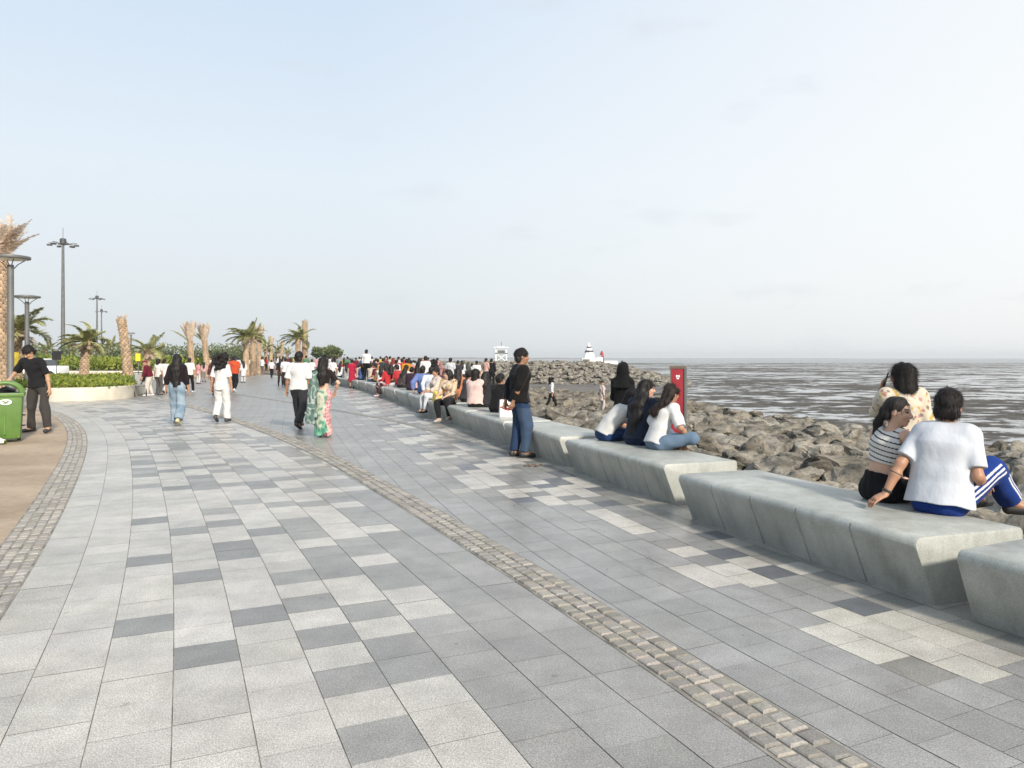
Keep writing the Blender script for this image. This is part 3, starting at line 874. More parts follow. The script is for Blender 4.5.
def frond_geo(base, az, elev, L, droop, wind, r, nleaf, V, Fc, C, shade, leaf_len=.42, width=.028):
    d = Vector((math.cos(az) * math.cos(elev), math.sin(az) * math.cos(elev), math.sin(elev)))
    p = Vector(base); pts = [p.copy()]; seg = 10
    for i in range(seg):
        d = (d + Vector((wind * .05 * (i + 1) / seg, 0, -droop * (i + 1) / seg))).normalized()
        p = p + d * L / seg; pts.append(p.copy())
    for i in range(seg):
        a, b = pts[i], pts[i + 1]; t = (b - a).normalized(); s = t.cross(Vector((0, 0, 1)))
        if s.length < 1e-3: s = Vector((1, 0, 0))
        s.normalize(); u = s.cross(t); w0, w1 = .03 * (1 - i / seg) + .006, .03 * (1 - (i + 1) / seg) + .006
        n0 = len(V); V += [tuple(a - s * w0), tuple(a + s * w0), tuple(b + s * w1), tuple(b - s * w1), tuple(a + u * w0), tuple(b + u * w1)]
        Fc += [[n0, n0 + 1, n0 + 2, n0 + 3], [n0, n0 + 3, n0 + 5, n0 + 4], [n0 + 1, n0 + 4, n0 + 5, n0 + 2]]; C += [(.85, .85, .85)] * 6
        m = max(1, nleaf // seg)
        if i < 1: continue
        for k_ in range(m):
            f = (k_ + r.random()) / m; c = a.lerp(b, f); pos = (i + f) / seg
            ll = leaf_len * (math.sin(math.pi * min(1, .12 + pos * .88)) * .8 + .25) * r.uniform(.8, 1.15)
            for sg in (-1, 1):
                dd = (t * r.uniform(.6, .9) + s * sg * r.uniform(.6, .95) + u * r.uniform(.05, .5) + Vector((wind * .12, 0, -.12))).normalized()
                q = dd.cross(u + s * .3 * sg); q.normalize(); e = c + dd * ll + Vector((0, 0, -.12 * ll))
                mid = c + dd * ll * .5
                n0 = len(V); V += [tuple(c), tuple(mid + q * width), tuple(e), tuple(mid - q * width)]
                Fc.append([n0, n0 + 1, n0 + 2, n0 + 3]); sh = min(1, max(0, shade + r.uniform(-.25, .3))); C += [(sh,) * 3] * 4


def palm(loc, h, r0, label, style, seed, crown=2.0, lean=0.0, nf=22, nleaf=70, dense=1.0, wind=-1.0, group=None, width=.028):
    r = random.Random(seed)
    ro = empty('date_palm', loc); tag(ro, label, 'palm tree', group)
    top = palm_trunk(ro, h, r0, r0 * .82, lean, seed, dense)
    if style == 'bare':
        V, Fc, C = [], [], []
        for i in range(16):
            a = r.uniform(0, 6.3); frond_geo(top + Vector((math.cos(a) * .1, math.sin(a) * .1, -.12)), a, r.uniform(.9, 1.5), r.uniform(.3, .55), .02, -.5, r, 20, V, Fc, C, .35, .10, .02)
        mesh_np('stub_crown', V, Fc, M['dry_frond'], False, parent=ro, cols=np.array(C)); return ro
    if style in ('bundle', 'curly'):
        V, Fc, C = [], [], []
        for i in range(nf):
            a = r.uniform(0, 6.3)
            frond_geo(top + Vector((math.cos(a) * .08, math.sin(a) * .08, -.1)), a, r.uniform(1.15, 1.5), crown * r.uniform(.75, 1.05), -.01 if style == 'bundle' else .10, -1.0 if style == 'bundle' else r.uniform(-2, 4), r, nleaf, V, Fc, C, .55, .28 if style == 'bundle' else .30, width)
        mesh_np('tied_crown', V, Fc, M['dry_frond'], False, parent=ro, cols=np.array(C))
        if style == 'bundle':
            V, Fc, C = [], [], []
            for a in (3.0, 3.4, 2.5)[:2 + seed % 2]:
                frond_geo(top + Vector((0, 0, -.15)), a, .75, crown * 1.05, .05, -1, r, nleaf, V, Fc, C, .3, .2, width)
            mesh_np('loose_frond', V, Fc, M['frond'], False, parent=ro, cols=np.array(C))
        return ro
    V, Fc, C = [], [], []
    for i in range(nf):
        a = 2.4 * i + r.uniform(-.3, .3); e = 1.0 - 1.0 * (i / nf) + r.uniform(-.25, .2)
        frond_geo(top + Vector((math.cos(a) * .1, math.sin(a) * .1, -.05)), a, e, crown * r.uniform(.8, 1.1), .15 + .12 * i / nf, wind * r.uniform(1.5, 4.5), r, nleaf, V, Fc, C, .25 + .5 * (i / nf) * r.random(), .42 * crown / 2, width)
    mesh_np('crown', V, Fc, M['frond'], False, parent=ro, cols=np.array(C))
    V, Fc, C = [], [], []
    for i in range(9):
        a = r.uniform(0, 6.3); frond_geo(top + Vector((0, 0, -.25)), a, r.uniform(-.2, .5), crown * r.uniform(.4, .6), .22, wind, r, nleaf // 2, V, Fc, C, .4, .25, width)
    mesh_np('dead_fronds', V, Fc, M['dry_frond'], False, parent=ro, cols=np.array(C))
    return ro


def px_at(px, y): return ((px - 512) / F_PX * y, y)
def palm_px(px, ybase_dist, ytop, *a, z0=0.0, **kw):
    x, y = px_at(px, ybase_dist); h = CAM_H - (ytop - HOR) / F_PX * y - z0
    return palm((x, y, z0), h, *a, **kw)


palm_px(-2.5, 24, 266, .27, 'thick date palm at the left edge, its brown dried crown tied above a lamp', 'curly', 3, crown=1.75, nf=34, nleaf=45, width=.018)
palm_px(17, 33, 330, .20, 'green crowned date palm behind the left edge palm and lamp post', 'green', 4, crown=1.7, nf=20, nleaf=60)
palm_px(84, 39, 341, .21, 'short date palm with wind swept green crown in the near planting bed', 'green', 5, crown=1.4, nf=22, nleaf=60, lean=.12, z0=.4, wind=-2.2)
palm_px(128, 40, 322, .23, 'thick bare date palm trunk without a crown beside the near bed', 'bare', 6, lean=-.3, z0=.35)
palm_px(146, 52, 350, .22, 'leaning date palm with drooping olive fronds behind the person in maroon', 'green', 7, crown=1.7, nf=18, nleaf=50, lean=.1, wind=-1.6)
palm_px(192, 62, 341, .22, 'left one of two slim date palms with crowns tied up like brooms', 'bundle', 8, crown=1.75, nf=22, nleaf=50, lean=-.15, width=.04)
palm_px(207, 64, 341, .22, 'right one of two slim date palms with crowns tied up like brooms', 'bundle', 9, crown=1.6, nf=22, nleaf=50, lean=-.2, width=.04)
palm_px(246, 66, 336, .25, 'nearest of the three date palms standing close together on the paving', 'green', 10, crown=1.9, nf=24, nleaf=50, width=.04, wind=-1.5)
palm_px(253, 71, 338, .25, 'middle one of the three date palms standing close together on the paving', 'green', 11, crown=1.5, nf=14, nleaf=40, width=.05, wind=-1)
palm_px(259, 76, 341, .25, 'farthest of the three date palms standing close together on the paving', 'bundle', 13, crown=1.7, nf=24, nleaf=40, width=.05)
palm_px(298, 72, 338, .25, 'green date palm beside the tall bare trunk above the couple', 'green', 14, crown=1.9, nf=18, nleaf=50, width=.04, wind=-1.8)
palm_px(305, 74, 323, .29, 'tall bare date palm trunk rising above the couple', 'bare', 15)
for i, (px, d, yt) in enumerate(((266, 92, 344), (271, 100, 342), (277, 108, 346), (282, 118, 345), (287, 128, 348))):
    palm_px(px, d, yt + 4, .22, 'small date palm in the far row at the end of the promenade', 'bundle' if i % 2 else 'green', 20 + i, crown=1.4, nf=14, nleaf=24, dense=.5, width=.08, group='date palms in the far row')
FAR_PALM = ['far date palm showing between the bare trunk and the windswept palm', 'far date palm against the sky left of the windswept palm', 'far date palm behind the man in black',
            'far small palm right of the tall mast', 'far small palm behind the shrubs left of the bare trunk', 'far arching palm right of the bare trunk']
for i, (px, d, yt) in enumerate(((111, 95, 344), (71, 105, 346), (46, 100, 347), (92, 130, 349), (103, 120, 348), (158, 110, 349))):
    palm_px(px, d, yt + 3, .26, FAR_PALM[i], 'green', 40 + i, crown=2.0, nf=16, nleaf=30, dense=.5, width=.07)
tree('broad_tree', (*px_at(323, 112), 0), 3.1, 4.6, 'round dark tree at the far end of the promenade', 1, M['leaf_tree'], nl=3500, ls=.4, seed=3)
for i, (px, d, h, w, lb) in enumerate(((118, 88, 2.6, 7, 'bushy tree behind the shrubs beside the bare trunk'), (176, 96, 2.8, 9, 'bushy tree behind the woman in jeans'),
                                   (222, 100, 3.2, 9, 'sparse tree behind the woman in white'), (60, 92, 2.8, 8, 'bushy tree behind the parked white van'), (238, 110, 2.8, 8, 'bushy tree left of the three close palms'))):
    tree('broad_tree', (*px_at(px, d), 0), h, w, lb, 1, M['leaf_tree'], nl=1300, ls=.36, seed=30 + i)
# far wood on the horizon
def pick_far():
    x = rng.uniform(-210, -52); h = 1.5 + 1.2 * mnoise.noise(Vector((x * .09, 0, 0))) + .9 * mnoise.noise(Vector((x * .4, 0, 3)))
    return np.array((x, 190 + rng.uniform(-3, 3), max(.2, h) * rng.random() ** .5 + .1)), rng.uniform(0, .7)
V, Fq, C = leaves(7000, pick_far, .7, asp=1.6)
tag(mesh_np('far_wood', V, Fq, M['leaf_tree'], False, cols=np.repeat(C, 4, 0)), kind='stuff')


# ------------------------------------------------------------------ lamps and masts
def disc_lamp(px, d, ytop, label):
    x, y = px_at(px, d); h = CAM_H - (ytop - HOR) / F_PX * d
    ro = empty('street_lamp', (x, y, 0)); tag(ro, label, 'street lamp', 'disc topped street lamps')
    b = MB(); b.lathe([(.105, 0), (.105, .9), (.095, .95), (.085, h - .3), (.085, h - .22)], n=16); b.build('pole', M['steel'], ro, True)
    b = MB(); b.lathe([(.20, 0), (.20, .025), (.12, .03), (.115, .12)], n=16); b.build('base_plate', M['dark_steel'], ro, True)
    b = MB(); b.lathe([(.44, h - .06), (.49, h - .05), (.50, h - .01), (.49, h + .02), (.30, h + .05), (.05, h + .06)], n=36); sh = b.build('lamp_shade', M['steel'], ro, True)
    b = MB(); b.lathe([(.40, h - .072), (.40, h - .061)], n=36); b.build('diffuser', M['lens'], sh, True)
    for k_ in range(4):
        a = math.pi / 4 + k_ * math.pi / 2; b = MB()
        b.tube([(.07 * math.cos(a), .07 * math.sin(a), h - .34), (.18 * math.cos(a), .18 * math.sin(a), h - .2), (.36 * math.cos(a), .36 * math.sin(a), h - .07)], .014, 6); b.build('strut', M['steel'], ro, True)


disc_lamp(10.5, 21.6, 257, 'nearest disc topped street lamp rising behind the green bin')
disc_lamp(27, 32, 296.5, 'second disc topped street lamp, smaller, above the head of the man in black')
disc_lamp(131, 96, 333, 'tiny far disc topped street lamp just right of the bare trunk')


def high_mast(px, d, ytop, label, seed):
    x, y = px_at(px, d); h = CAM_H - (ytop - HOR) / F_PX * d
    ro = empty('floodlight_mast', (x, y, 0), seed * .3); tag(ro, label, 'light mast', 'floodlight masts')
    b = MB(); b.lathe([(.32, 0), (.27, h * .3), (.17, h - .4), (.17, h)], n=12); b.build('pole', M['steel'], ro, True)
    b = MB(); b.lathe([(.42, h - .1), (.42, h + .55), (.2, h + .65)], n=12); b.build('winch_head', M['dark_steel'], ro, True)
    b = MB(); b.tube([(0, 0, h + .6), (0, 0, h + 2.1)], .035, 6); b.build('lightning_rod', M['steel'], ro)
    for k_ in range(6):
        a = k_ * math.pi / 3; c, s_ = math.cos(a), math.sin(a); b = MB()
        b.tube([(.2 * c, .2 * s_, h - .25), (1.1 * c, 1.1 * s_, h - .05), (1.75 * c, 1.75 * s_, h - .05)], .06, 6); ar = b.build('arm', M['steel'], ro)
        b = MB(); b.box((1.65 * c, 1.65 * s_, h - .32), (.62, .4, .22), a); b.build('floodlight', M['dark_steel'], ar)


high_mast(63, 107, 243, 'tallest floodlight mast, nearest of the three', 1)
high_mast(97, 205, 298, 'second floodlight mast, middle height of the three', 2)
high_mast(101.5, 262, 311, 'lowest floodlight mast, just right of the second', 3)
for px, d, yt in ((120, 230, 330), (277.5, 300, 341), (281, 330, 343)):
    x, y = px_at(px, d); h = CAM_H - (yt - HOR) / F_PX * d
    b = MB(); b.lathe([(.2, 0), (.12, h)], n=8); b.box((0, 0, h), (1.6, .3, .25)); o = b.build('light_pole', M['steel']); o.location = (x, y, 0)
    tag(o, {120: 'thin far light pole left of the bare trunk', 277.5: 'thin far light pole above the promenade end, left of a pair', 281: 'thin far light pole above the promenade end, right of a pair'}[px], 'light pole')


# ------------------------------------------------------------------ wheelie bin with arched opening
def bin_():
    ro = empty('wheelie_bin', (-9.70, 14.75, 0), math.radians(30)); tag(ro, 'green wheelie bin with arched lid at the left edge', 'bin')
    b = MB(); b.box((0, 0, .47), (.50, .56, .80), taper=1.14); bd = b.build('body', M['bin_green'], ro, bevel=.03, smooth=True)
    b = MB(); b.box((0, 0, .90), (.63, .68, .075)); b.build('rim', M['bin_green'], ro, bevel=.018, smooth=True)
    b = MB(); pts = []
    for i in range(13):
        a = math.pi * i / 12; pts.append((-.27 * math.cos(a), 0, .93 + .20 * math.sin(a)))
    for yo in (-.27, .27):
        b = MB(); b.tube([(p[0], yo, p[2]) for p in pts], .035, 8); b.build('lid_hoop', M['bin_green'], ro, True)
    b = MB(); b.box((0, .0, 1.135), (.16, .56, .03)); b.build('lid_bridge', M['bin_green'], ro, bevel=.01)
    b = MB(); b.box((0, 0, .938), (.5, .5, .012)); b.build('opening', M['black'], ro)
    b = MB(); b.tube([(-.18, -.1, .95), (.0, 0, 1.0), (.15, .1, .97)], [.03, .06, .03], 8); b.build('bin_liner', M['black'], ro, True)
    for sx in (-.2, .2):
        b = MB(); b.tube([(sx - .03, .31, .1), (sx + .03, .31, .1)], .1, 16); b.build('wheel', M['tyre'], ro, True)
    # white emblem badge
    b = MB()
    for i in range(14):
        a = 2 * math.pi * i / 14; b.box((.02 + .085 * math.cos(a), -.325, .77 + .042 * math.sin(a)), (.03, .012, .022), rot=Matrix.Rotation(-a - math.pi / 2, 3, 'Y'))
    for i in range(3): b.box((-.03 + .05 * i, -.325, .77 + (.012 if i == 1 else -.006)), (.035, .012, .02))
    b.build('emblem', M['white'], bd)
    b = MB(); b.box((0, -.295, .45), (.04, .03, .6)); b.build('rib', M['bin_green'], bd, bevel=.008)
    for z in (.50, .30):
        b = MB(); b.box((.27, 0, z), (.10, .04, .025)); b.build('side_peg', M['black'], bd)


bin_()
# litter at the foot of the bin
b = MB()
vs = [Vector((rng.uniform(-.16, .16), rng.uniform(-.1, .1), rng.uniform(0, .14))) for _ in range(40)]
bm = bmesh.new()
for v in vs: bm.verts.new(v)
bmesh.ops.convex_hull(bm, input=bm.verts)
for v in [v for v in bm.verts if not v.link_faces]: bm.verts.remove(v)
me = bpy.data.meshes.new('litter_bag'); bm.to_mesh(me); bm.free(); me.materials.append(M['white'])
tag(link_mesh('litter_bag', me, loc=(-9.55, 14.25, 0)), 'crumpled white litter bag at the foot of the green bin', 'litter')
def pk():
    return np.array((-9.75 + rng.gauss(0, .18), 14.3 + rng.gauss(0, .07), rng.random() * .1)), rng.random()
V, Fq, C = leaves(160, pk, .09)
tag(mesh_np('weeds', V, Fq, M['leaf_mid'], False, cols=np.repeat(C, 4, 0)), kind='stuff')

# scattered leaves on the paving by the standing man
b = MB(); r2 = random.Random(5)
for i in range(9):
    P = at_px(525 + i * 1.9 + r2.uniform(-1, 1), 466 + r2.uniform(-1, 1)); b.box((P.x, P.y, .012), (.05, .03, .015), r2.uniform(0, 3))
tag(b.build('fallen_leaves', M['rust']), kind='stuff')

# ------------------------------------------------------------------ red totem sign behind the second bench
ro = empty('sign_post', (2.23, 10.35, -.3), math.radians(-14)); tag(ro, 'narrow red sign panel on a grey post behind the three seated women', 'sign')
b = MB(); b.box((.10, 0, .87), (.035, .09, 1.80)); b.build('post', M['steel'], ro, bevel=.005)
b = MB(); b.box((0, -.005, 1.325), (.165, .05, .86)); pn = b.build('panel', M['red'], ro, bevel=.006)
b = MB(); b.box((0, -.005, 1.775), (.22, .07, .035)); b.box((-.092, -.005, 1.32), (.018, .06, .88)); b.build('panel_frame', M['rust'], ro)
b = MB(); b.box((.0, -.033, 1.655), (.05, .008, .022), rot=Matrix.Rotation(.3, 3, 'Y')); b.box((.0, -.033, 1.655), (.05, .008, .022), rot=Matrix.Rotation(-.3, 3, 'Y')); b.box((0, -.033, 1.625), (.03, .008, .016)); b.build('emblem', M['white'], pn)

# ------------------------------------------------------------------ white van, screen, yellow boards in the background on the left
ro = empty('parked_van', (*px_at(37, 54), 0), math.radians(6)); tag(ro, 'white open van parked behind the man in black', 'van')
b = MB(); b.box((0, 0, .75), (3.6, 1.6, .6)); b.box((-.4, 0, 1.5), (2.4, 1.5, .12)); b.build('body', M['white'], ro, bevel=.08, smooth=True)
for sx in (-1.5, -.2, .75):
    for sy in (-.68, .68):
        b = MB(); b.tube([(sx, sy, 1.0), (sx * .97, sy, 1.5)], .05, 6); b.build('roof_post', M['white'], ro)
b = MB(); b.box((.95, 0, 1.22), (.05, 1.35, .5), rot=Matrix.Rotation(-.4, 3, 'Y')); b.build('windscreen', M['glass'], ro)
b = MB(); b.box((-.4, 0, 1.1), (1.6, 1.2, .25)); b.build('seat', M['black'], ro)
for sx in (-1.15, 1.2):
    for sy in (-.74, .74):
        b = MB(); b.tube([(sx, sy - .1, .36), (sx, sy + .1, .36)], .36, 18); w = b.build('wheel', M['tyre'], ro, True)
        b = MB(); b.tube([(sx, sy - .11, .36), (sx, sy + .11, .36)], .17, 12); b.build('rim', M['steel'], w, True)
ro = empty('display_stand', (*px_at(56.5, 45), 0)); tag(ro, 'black square screen on a thin stand behind the man in black', 'display')
b = MB(); b.box((0, 0, 1.75), (.50, .08, .52)); b.build('screen', M['black'], ro, bevel=.01)
b = MB(); b.tube([(0, .02, 0), (0, .02, 1.5)], .03, 8); b.build('stand', M['dark_steel'], ro)
for px, d, z, s_, lb in ((9, 30, 1.45, (.75, .06, .75), 'yellow board between the left edge palm and the lamp post'), (138, 50, 1.65, (.30, .06, .48), 'small yellow board right of the bare trunk')):
    ro = empty('notice_board', (*px_at(px, d), 0)); tag(ro, lb, 'sign')
    b = MB(); b.box((0, 0, z), s_); b.build('board', M['yellow'], ro, bevel=.01)
    b = MB(); b.tube([(0, .06, 0), (0, .06, z)], .035, 8); b.build('post', M['steel'], ro)
ro = empty('push_chair', (-15.6, 32.3, 0), .5); tag(ro, 'grey folding stroller beside the person in maroon', 'stroller')
for sx in (-.22, .22):
    b = MB(); b.tube([(sx, -.4, .12), (sx, .25, .75), (sx, .45, .98)], .022, 8); b.tube([(sx, .35, .12), (sx, -.1, .62)], .02, 8); fr = b.build('frame', M['steel'], ro, True)
    for yo in (-.4, .35):
        b = MB(); b.tube([(sx - .02, yo, .11), (sx + .02, yo, .11)], .11, 14); b.build('wheel', M['tyre'], ro, True)
b = MB(); b.box((0, .0, .45), (.40, .42, .08)); b.box((0, .2, .68), (.40, .07, .5), rot=Matrix.Rotation(-.35, 3, 'X')); b.build('seat', M['steel'], ro, bevel=.02)
b = MB(); b.tube([(-.22, .45, .98), (.22, .45, .98)], .022, 8); b.build('handle', M['black'], ro, True)
# ------------------------------------------------------------------ people: bodies and clothes grown from distance fields
k = NB('skin'); at = k.n('ShaderNodeVertexColor', layer_name='Col').outputs[0]; v = k.obj()
oc = k.n('ShaderNodeObjectInfo').outputs['Color']
c = k.mix(1.0, at, oc, 'MULTIPLY')
k.base(k.mix(0.5, c, k.mix(k.rng(k.noise(v, 14, 4), .3, .7), (.85, .82, .8), (1.12, 1.1, 1.1)), 'MULTIPLY'))
k.set(Roughness=0.5, Specular_IOR_Level=0.35, Subsurface_Weight=0.08, Subsurface_Scale=0.01); M['skin'] = k.m
k = NB('cloth'); at = k.n('ShaderNodeVertexColor', layer_name='Col').outputs[0]; v = k.obj()
oc = k.n('ShaderNodeObjectInfo').outputs['Color']
c = k.mix(1.0, at, oc, 'MULTIPLY')
c = k.mix(0.5, c, k.mix(k.rng(k.noise(v, 9, 5), .3, .7), (.86, .86, .87), (1.1, 1.1, 1.1)), 'MULTIPLY')
c = k.mix(1.0, c, (0.70, 0.70, 0.70), 'MULTIPLY')
k.base(c); k.set(Roughness=0.88, Specular_IOR_Level=0.15, Sheen_Weight=0.04)
mp = k.n('ShaderNodeMapping', Scale=(1, 1, .55)); k.l(v, mp.inputs[0])
k.bump(k.noise(mp.outputs[0], 12, 4, .55), 0.28, 0.03); M['cloth'] = k.m
k = NB('hair'); at = k.n('ShaderNodeVertexColor', layer_name='Col').outputs[0]; v = k.obj()
mp = k.n('ShaderNodeMapping', Scale=(1, 1, .10)); k.l(v, mp.inputs[0])
f = k.noise(mp.outputs[0], 95, 3, .6)
k.base(k.mix(1.0, at, k.mix(k.rng(f, .3, .7), (.4, .4, .4), (1.3, 1.2, 1.15)), 'MULTIPLY')); k.set(Roughness=0.55, Specular_IOR_Level=0.22)
k.bump(f, 0.5, 0.01); M['hair'] = k.m
k = NB('shoe'); at = k.n('ShaderNodeVertexColor', layer_name='Col').outputs[0]
k.base(at); k.set(Roughness=0.55); M['shoe'] = k.m


def V3(*a): return np.array(a, dtype=float)
def nz(v): return v / (np.linalg.norm(v) + 1e-9)


class Field:
    def __init__(s, blend=.02): s.p, s.k = [], blend
    def cap(s, a, b, r1, r2, sq=1.0, lat=None, fa=False, fb=False, k=None, sub=False):
        s.p.append(('c', np.array(a, float), np.array(b, float), r1, r2, sq, None if lat is None else nz(np.array(lat, float)), fa, fb, s.k if k is None else k, sub)); return s
    def ell(s, c, r, R=None, k=None, sub=False):
        s.p.append(('e', np.array(c, float), np.array(r, float), np.eye(3) if R is None else np.array(R), s.k if k is None else k, sub)); return s
    def cut(s, o, n): s.p.append(('h', np.array(o, float), nz(np.array(n, float)))); return s
    def bounds(s):
        lo, hi = np.full(3, 1e9), np.full(3, -1e9)
        for p in s.p:
            if p[0] == 'c' and not p[10]:
                r = max(p[3], p[4]) * max(1, p[5])
                lo = np.minimum(lo, np.minimum(p[1], p[2]) - r); hi = np.maximum(hi, np.maximum(p[1], p[2]) + r)
            elif p[0] == 'e' and not p[5]:
                r = max(p[2]); lo = np.minimum(lo, p[1] - r); hi = np.maximum(hi, p[1] + r)
        return lo, hi
    def mesh(s, h, fold=0.0, freq=9.0, seed=0):
        lo, hi = s.bounds(); mg = .02 + 2 * h + fold; lo -= mg; hi += mg
        n = np.ceil((hi - lo) / h).astype(int) + 1
        D = np.full(n, .5, dtype=np.float32)
        ax = [(lo[i] + np.arange(n[i]) * h).astype(np.float32) for i in range(3)]
        for p in s.p:
            if p[0] == 'h':
                d = (ax[0][:, None, None] - p[1][0]) * p[2][0] + (ax[1][None, :, None] - p[1][1]) * p[2][1] + (ax[2][None, None, :] - p[1][2]) * p[2][2]
                D = np.maximum(D, d); continue
            if p[0] == 'c':
                _, a, b, r1, r2, sq, lat, fa, fb, kk, sub = p
                r = max(r1, r2) * max(1, sq); l0, h0 = np.minimum(a, b) - r, np.maximum(a, b) + r
            else:
                _, c, rad, R, kk, sub = p; r = max(rad); l0, h0 = c - r, c + r
            m = .05 + kk + 2 * h
            i0 = np.clip(np.floor((l0 - m - lo) / h).astype(int), 0, n); i1 = np.clip(np.ceil((h0 + m - lo) / h).astype(int) + 1, 0, n)
            if (i1 <= i0).any(): continue
            sl = tuple(slice(i0[i], i1[i]) for i in range(3))
            X = [ax[0][sl[0]][:, None, None], ax[1][sl[1]][None, :, None], ax[2][sl[2]][None, None, :]]
            if p[0] == 'c':
                q = [X[i] - a[i] for i in range(3)]; ba = (b - a).copy()
                if sq != 1.0:
                    f = (1 - 1 / sq); dq = q[0] * lat[0] + q[1] * lat[1] + q[2] * lat[2]
                    q = [q[i] - dq * (f * lat[i]) for i in range(3)]; ba = ba - lat * (np.dot(ba, lat) * f)
                bb = float(np.dot(ba, ba)) + 1e-9
                t0 = (q[0] * ba[0] + q[1] * ba[1] + q[2] * ba[2]) / bb; t = np.clip(t0, 0, 1)
                d = np.sqrt((q[0] - t * ba[0]) ** 2 + (q[1] - t * ba[1]) ** 2 + (q[2] - t * ba[2]) ** 2) - (r1 + (r2 - r1) * t)
                Lb = math.sqrt(bb)
                if fa: d = np.maximum(d, -t0 * Lb)
                if fb: d = np.maximum(d, (t0 - 1) * Lb)
            else:
                q = [X[0] - c[0], X[1] - c[1], X[2] - c[2]]
                e = [(q[0] * R[0][i] + q[1] * R[1][i] + q[2] * R[2][i]) / rad[i] for i in range(3)]
                g = np.sqrt(e[0] ** 2 + e[1] ** 2 + e[2] ** 2); d = (g - 1) * float(min(rad) * .6 + .4 * np.mean(rad))
            d = d.astype(np.float32); o = D[sl]
            if sub: D[sl] = np.maximum(o, -d)
            elif kk > 0:
                hh = np.clip(.5 + .5 * (o - d) / kk, 0, 1); D[sl] = o * (1 - hh) + d * hh - kk * hh * (1 - hh)
            else: D[sl] = np.minimum(o, d)
        if fold:
            r = np.random.default_rng(seed); W = 0
            for i in range(6):
                w = r.normal(0, 1, 3) * freq * (1 + .8 * (i % 3)); w[2] *= .7; ph = r.uniform(0, 6.3)
                W = W + np.sin(ax[0][:, None, None] * w[0] + ax[1][None, :, None] * w[1] + ax[2][None, None, :] * w[2] + ph) / (1 + .6 * (i % 3))
            D = D + (fold * W * .5).astype(np.float32)
        return surface_nets(D, lo, h)


def surface_nets(D, lo, h):
    S = D < 0
    S[0], S[-1], S[:, 0], S[:, -1], S[:, :, 0], S[:, :, -1] = 0, 0, 0, 0, 0, 0
    D = np.where(S, D, np.maximum(D, 1e-6))
    nx, ny, nz_ = S.shape
    cs = S[:-1, :-1, :-1].astype(np.int8)
    for dx in (0, 1):
        for dy in (0, 1):
            for dz in (0, 1):
                if dx + dy + dz: cs = cs + S[dx:nx - 1 + dx, dy:ny - 1 + dy, dz:nz_ - 1 + dz]
    act = np.argwhere((cs > 0) & (cs < 8))
    idx = np.full(cs.shape, -1, dtype=np.int64); idx[act[:, 0], act[:, 1], act[:, 2]] = np.arange(len(act))
    acc = np.zeros((len(act), 3)); cnt = np.zeros(len(act))
    corners = [(a, b, c) for a in (0, 1) for b in (0, 1) for c in (0, 1)]
    val = {c: D[act[:, 0] + c[0], act[:, 1] + c[1], act[:, 2] + c[2]] for c in corners}
    for c in corners:
        for ax in range(3):
            if c[ax]: continue
            c2 = list(c); c2[ax] = 1; c2 = tuple(c2)
            a, b = val[c], val[c2]; m = (a < 0) != (b < 0)
            t = np.where(m, a / np.where(m, a - b, 1), 0)
            P = np.zeros((len(act), 3)); P[:] = c; P[:, ax] = t
            acc[m] += P[m]; cnt[m] += 1
    V = lo + (act + acc / cnt[:, None]) * h
    Q = []
    for ax in range(3):
        sl0 = [slice(None)] * 3; sl1 = [slice(None)] * 3; sl0[ax] = slice(0, -1); sl1[ax] = slice(1, None)
        A, B = S[tuple(sl0)], S[tuple(sl1)]
        e = np.argwhere(A != B)
        u, w = [(1, 2), (2, 0), (0, 1)][ax]
        e = e[(e[:, u] > 0) & (e[:, w] > 0) & (e[:, u] < S.shape[u] - 1) & (e[:, w] < S.shape[w] - 1)]
        ins = A[e[:, 0], e[:, 1], e[:, 2]]
        def g(du, dw):
            q = e.copy(); q[:, u] -= du; q[:, w] -= dw; return idx[q[:, 0], q[:, 1], q[:, 2]]
        q = np.stack([g(1, 1), g(0, 1), g(0, 0), g(1, 0)], 1); q[~ins] = q[~ins][:, ::-1]
        Q.append(q)
    Q = np.concatenate(Q)
    # two light smoothing passes
    for _ in range(2):
        s_ = np.zeros_like(V); n_ = np.zeros(len(V))
        for i in range(4):
            a, b = Q[:, i], Q[:, (i + 1) % 4]
            np.add.at(s_, a, V[b]); np.add.at(n_, a, 1)
        V = V * .5 + .5 * s_ / np.maximum(n_, 1)[:, None]
    return V, Q


def ik(a, target, l1, l2, hint):
    a, target = np.array(a, float), np.array(target, float); d = target - a; L = np.linalg.norm(d); u = d / (L + 1e-9)
    if L > l1 + l2 - .004: L = l1 + l2 - .004; target = a + u * L
    x = (l1 * l1 - l2 * l2 + L * L) / (2 * L); y = math.sqrt(max(l1 * l1 - x * x, 0))
    hv = np.array(hint, float); hv = hv - u * np.dot(hv, u); hv = nz(hv)
    return a + u * x + hv * y, target


SKIN_A, SKIN_B, SKIN_C = (.36, .20, .125), (.27, .145, .088), (.50, .31, .22)
BLK = (.016, .014, .014)


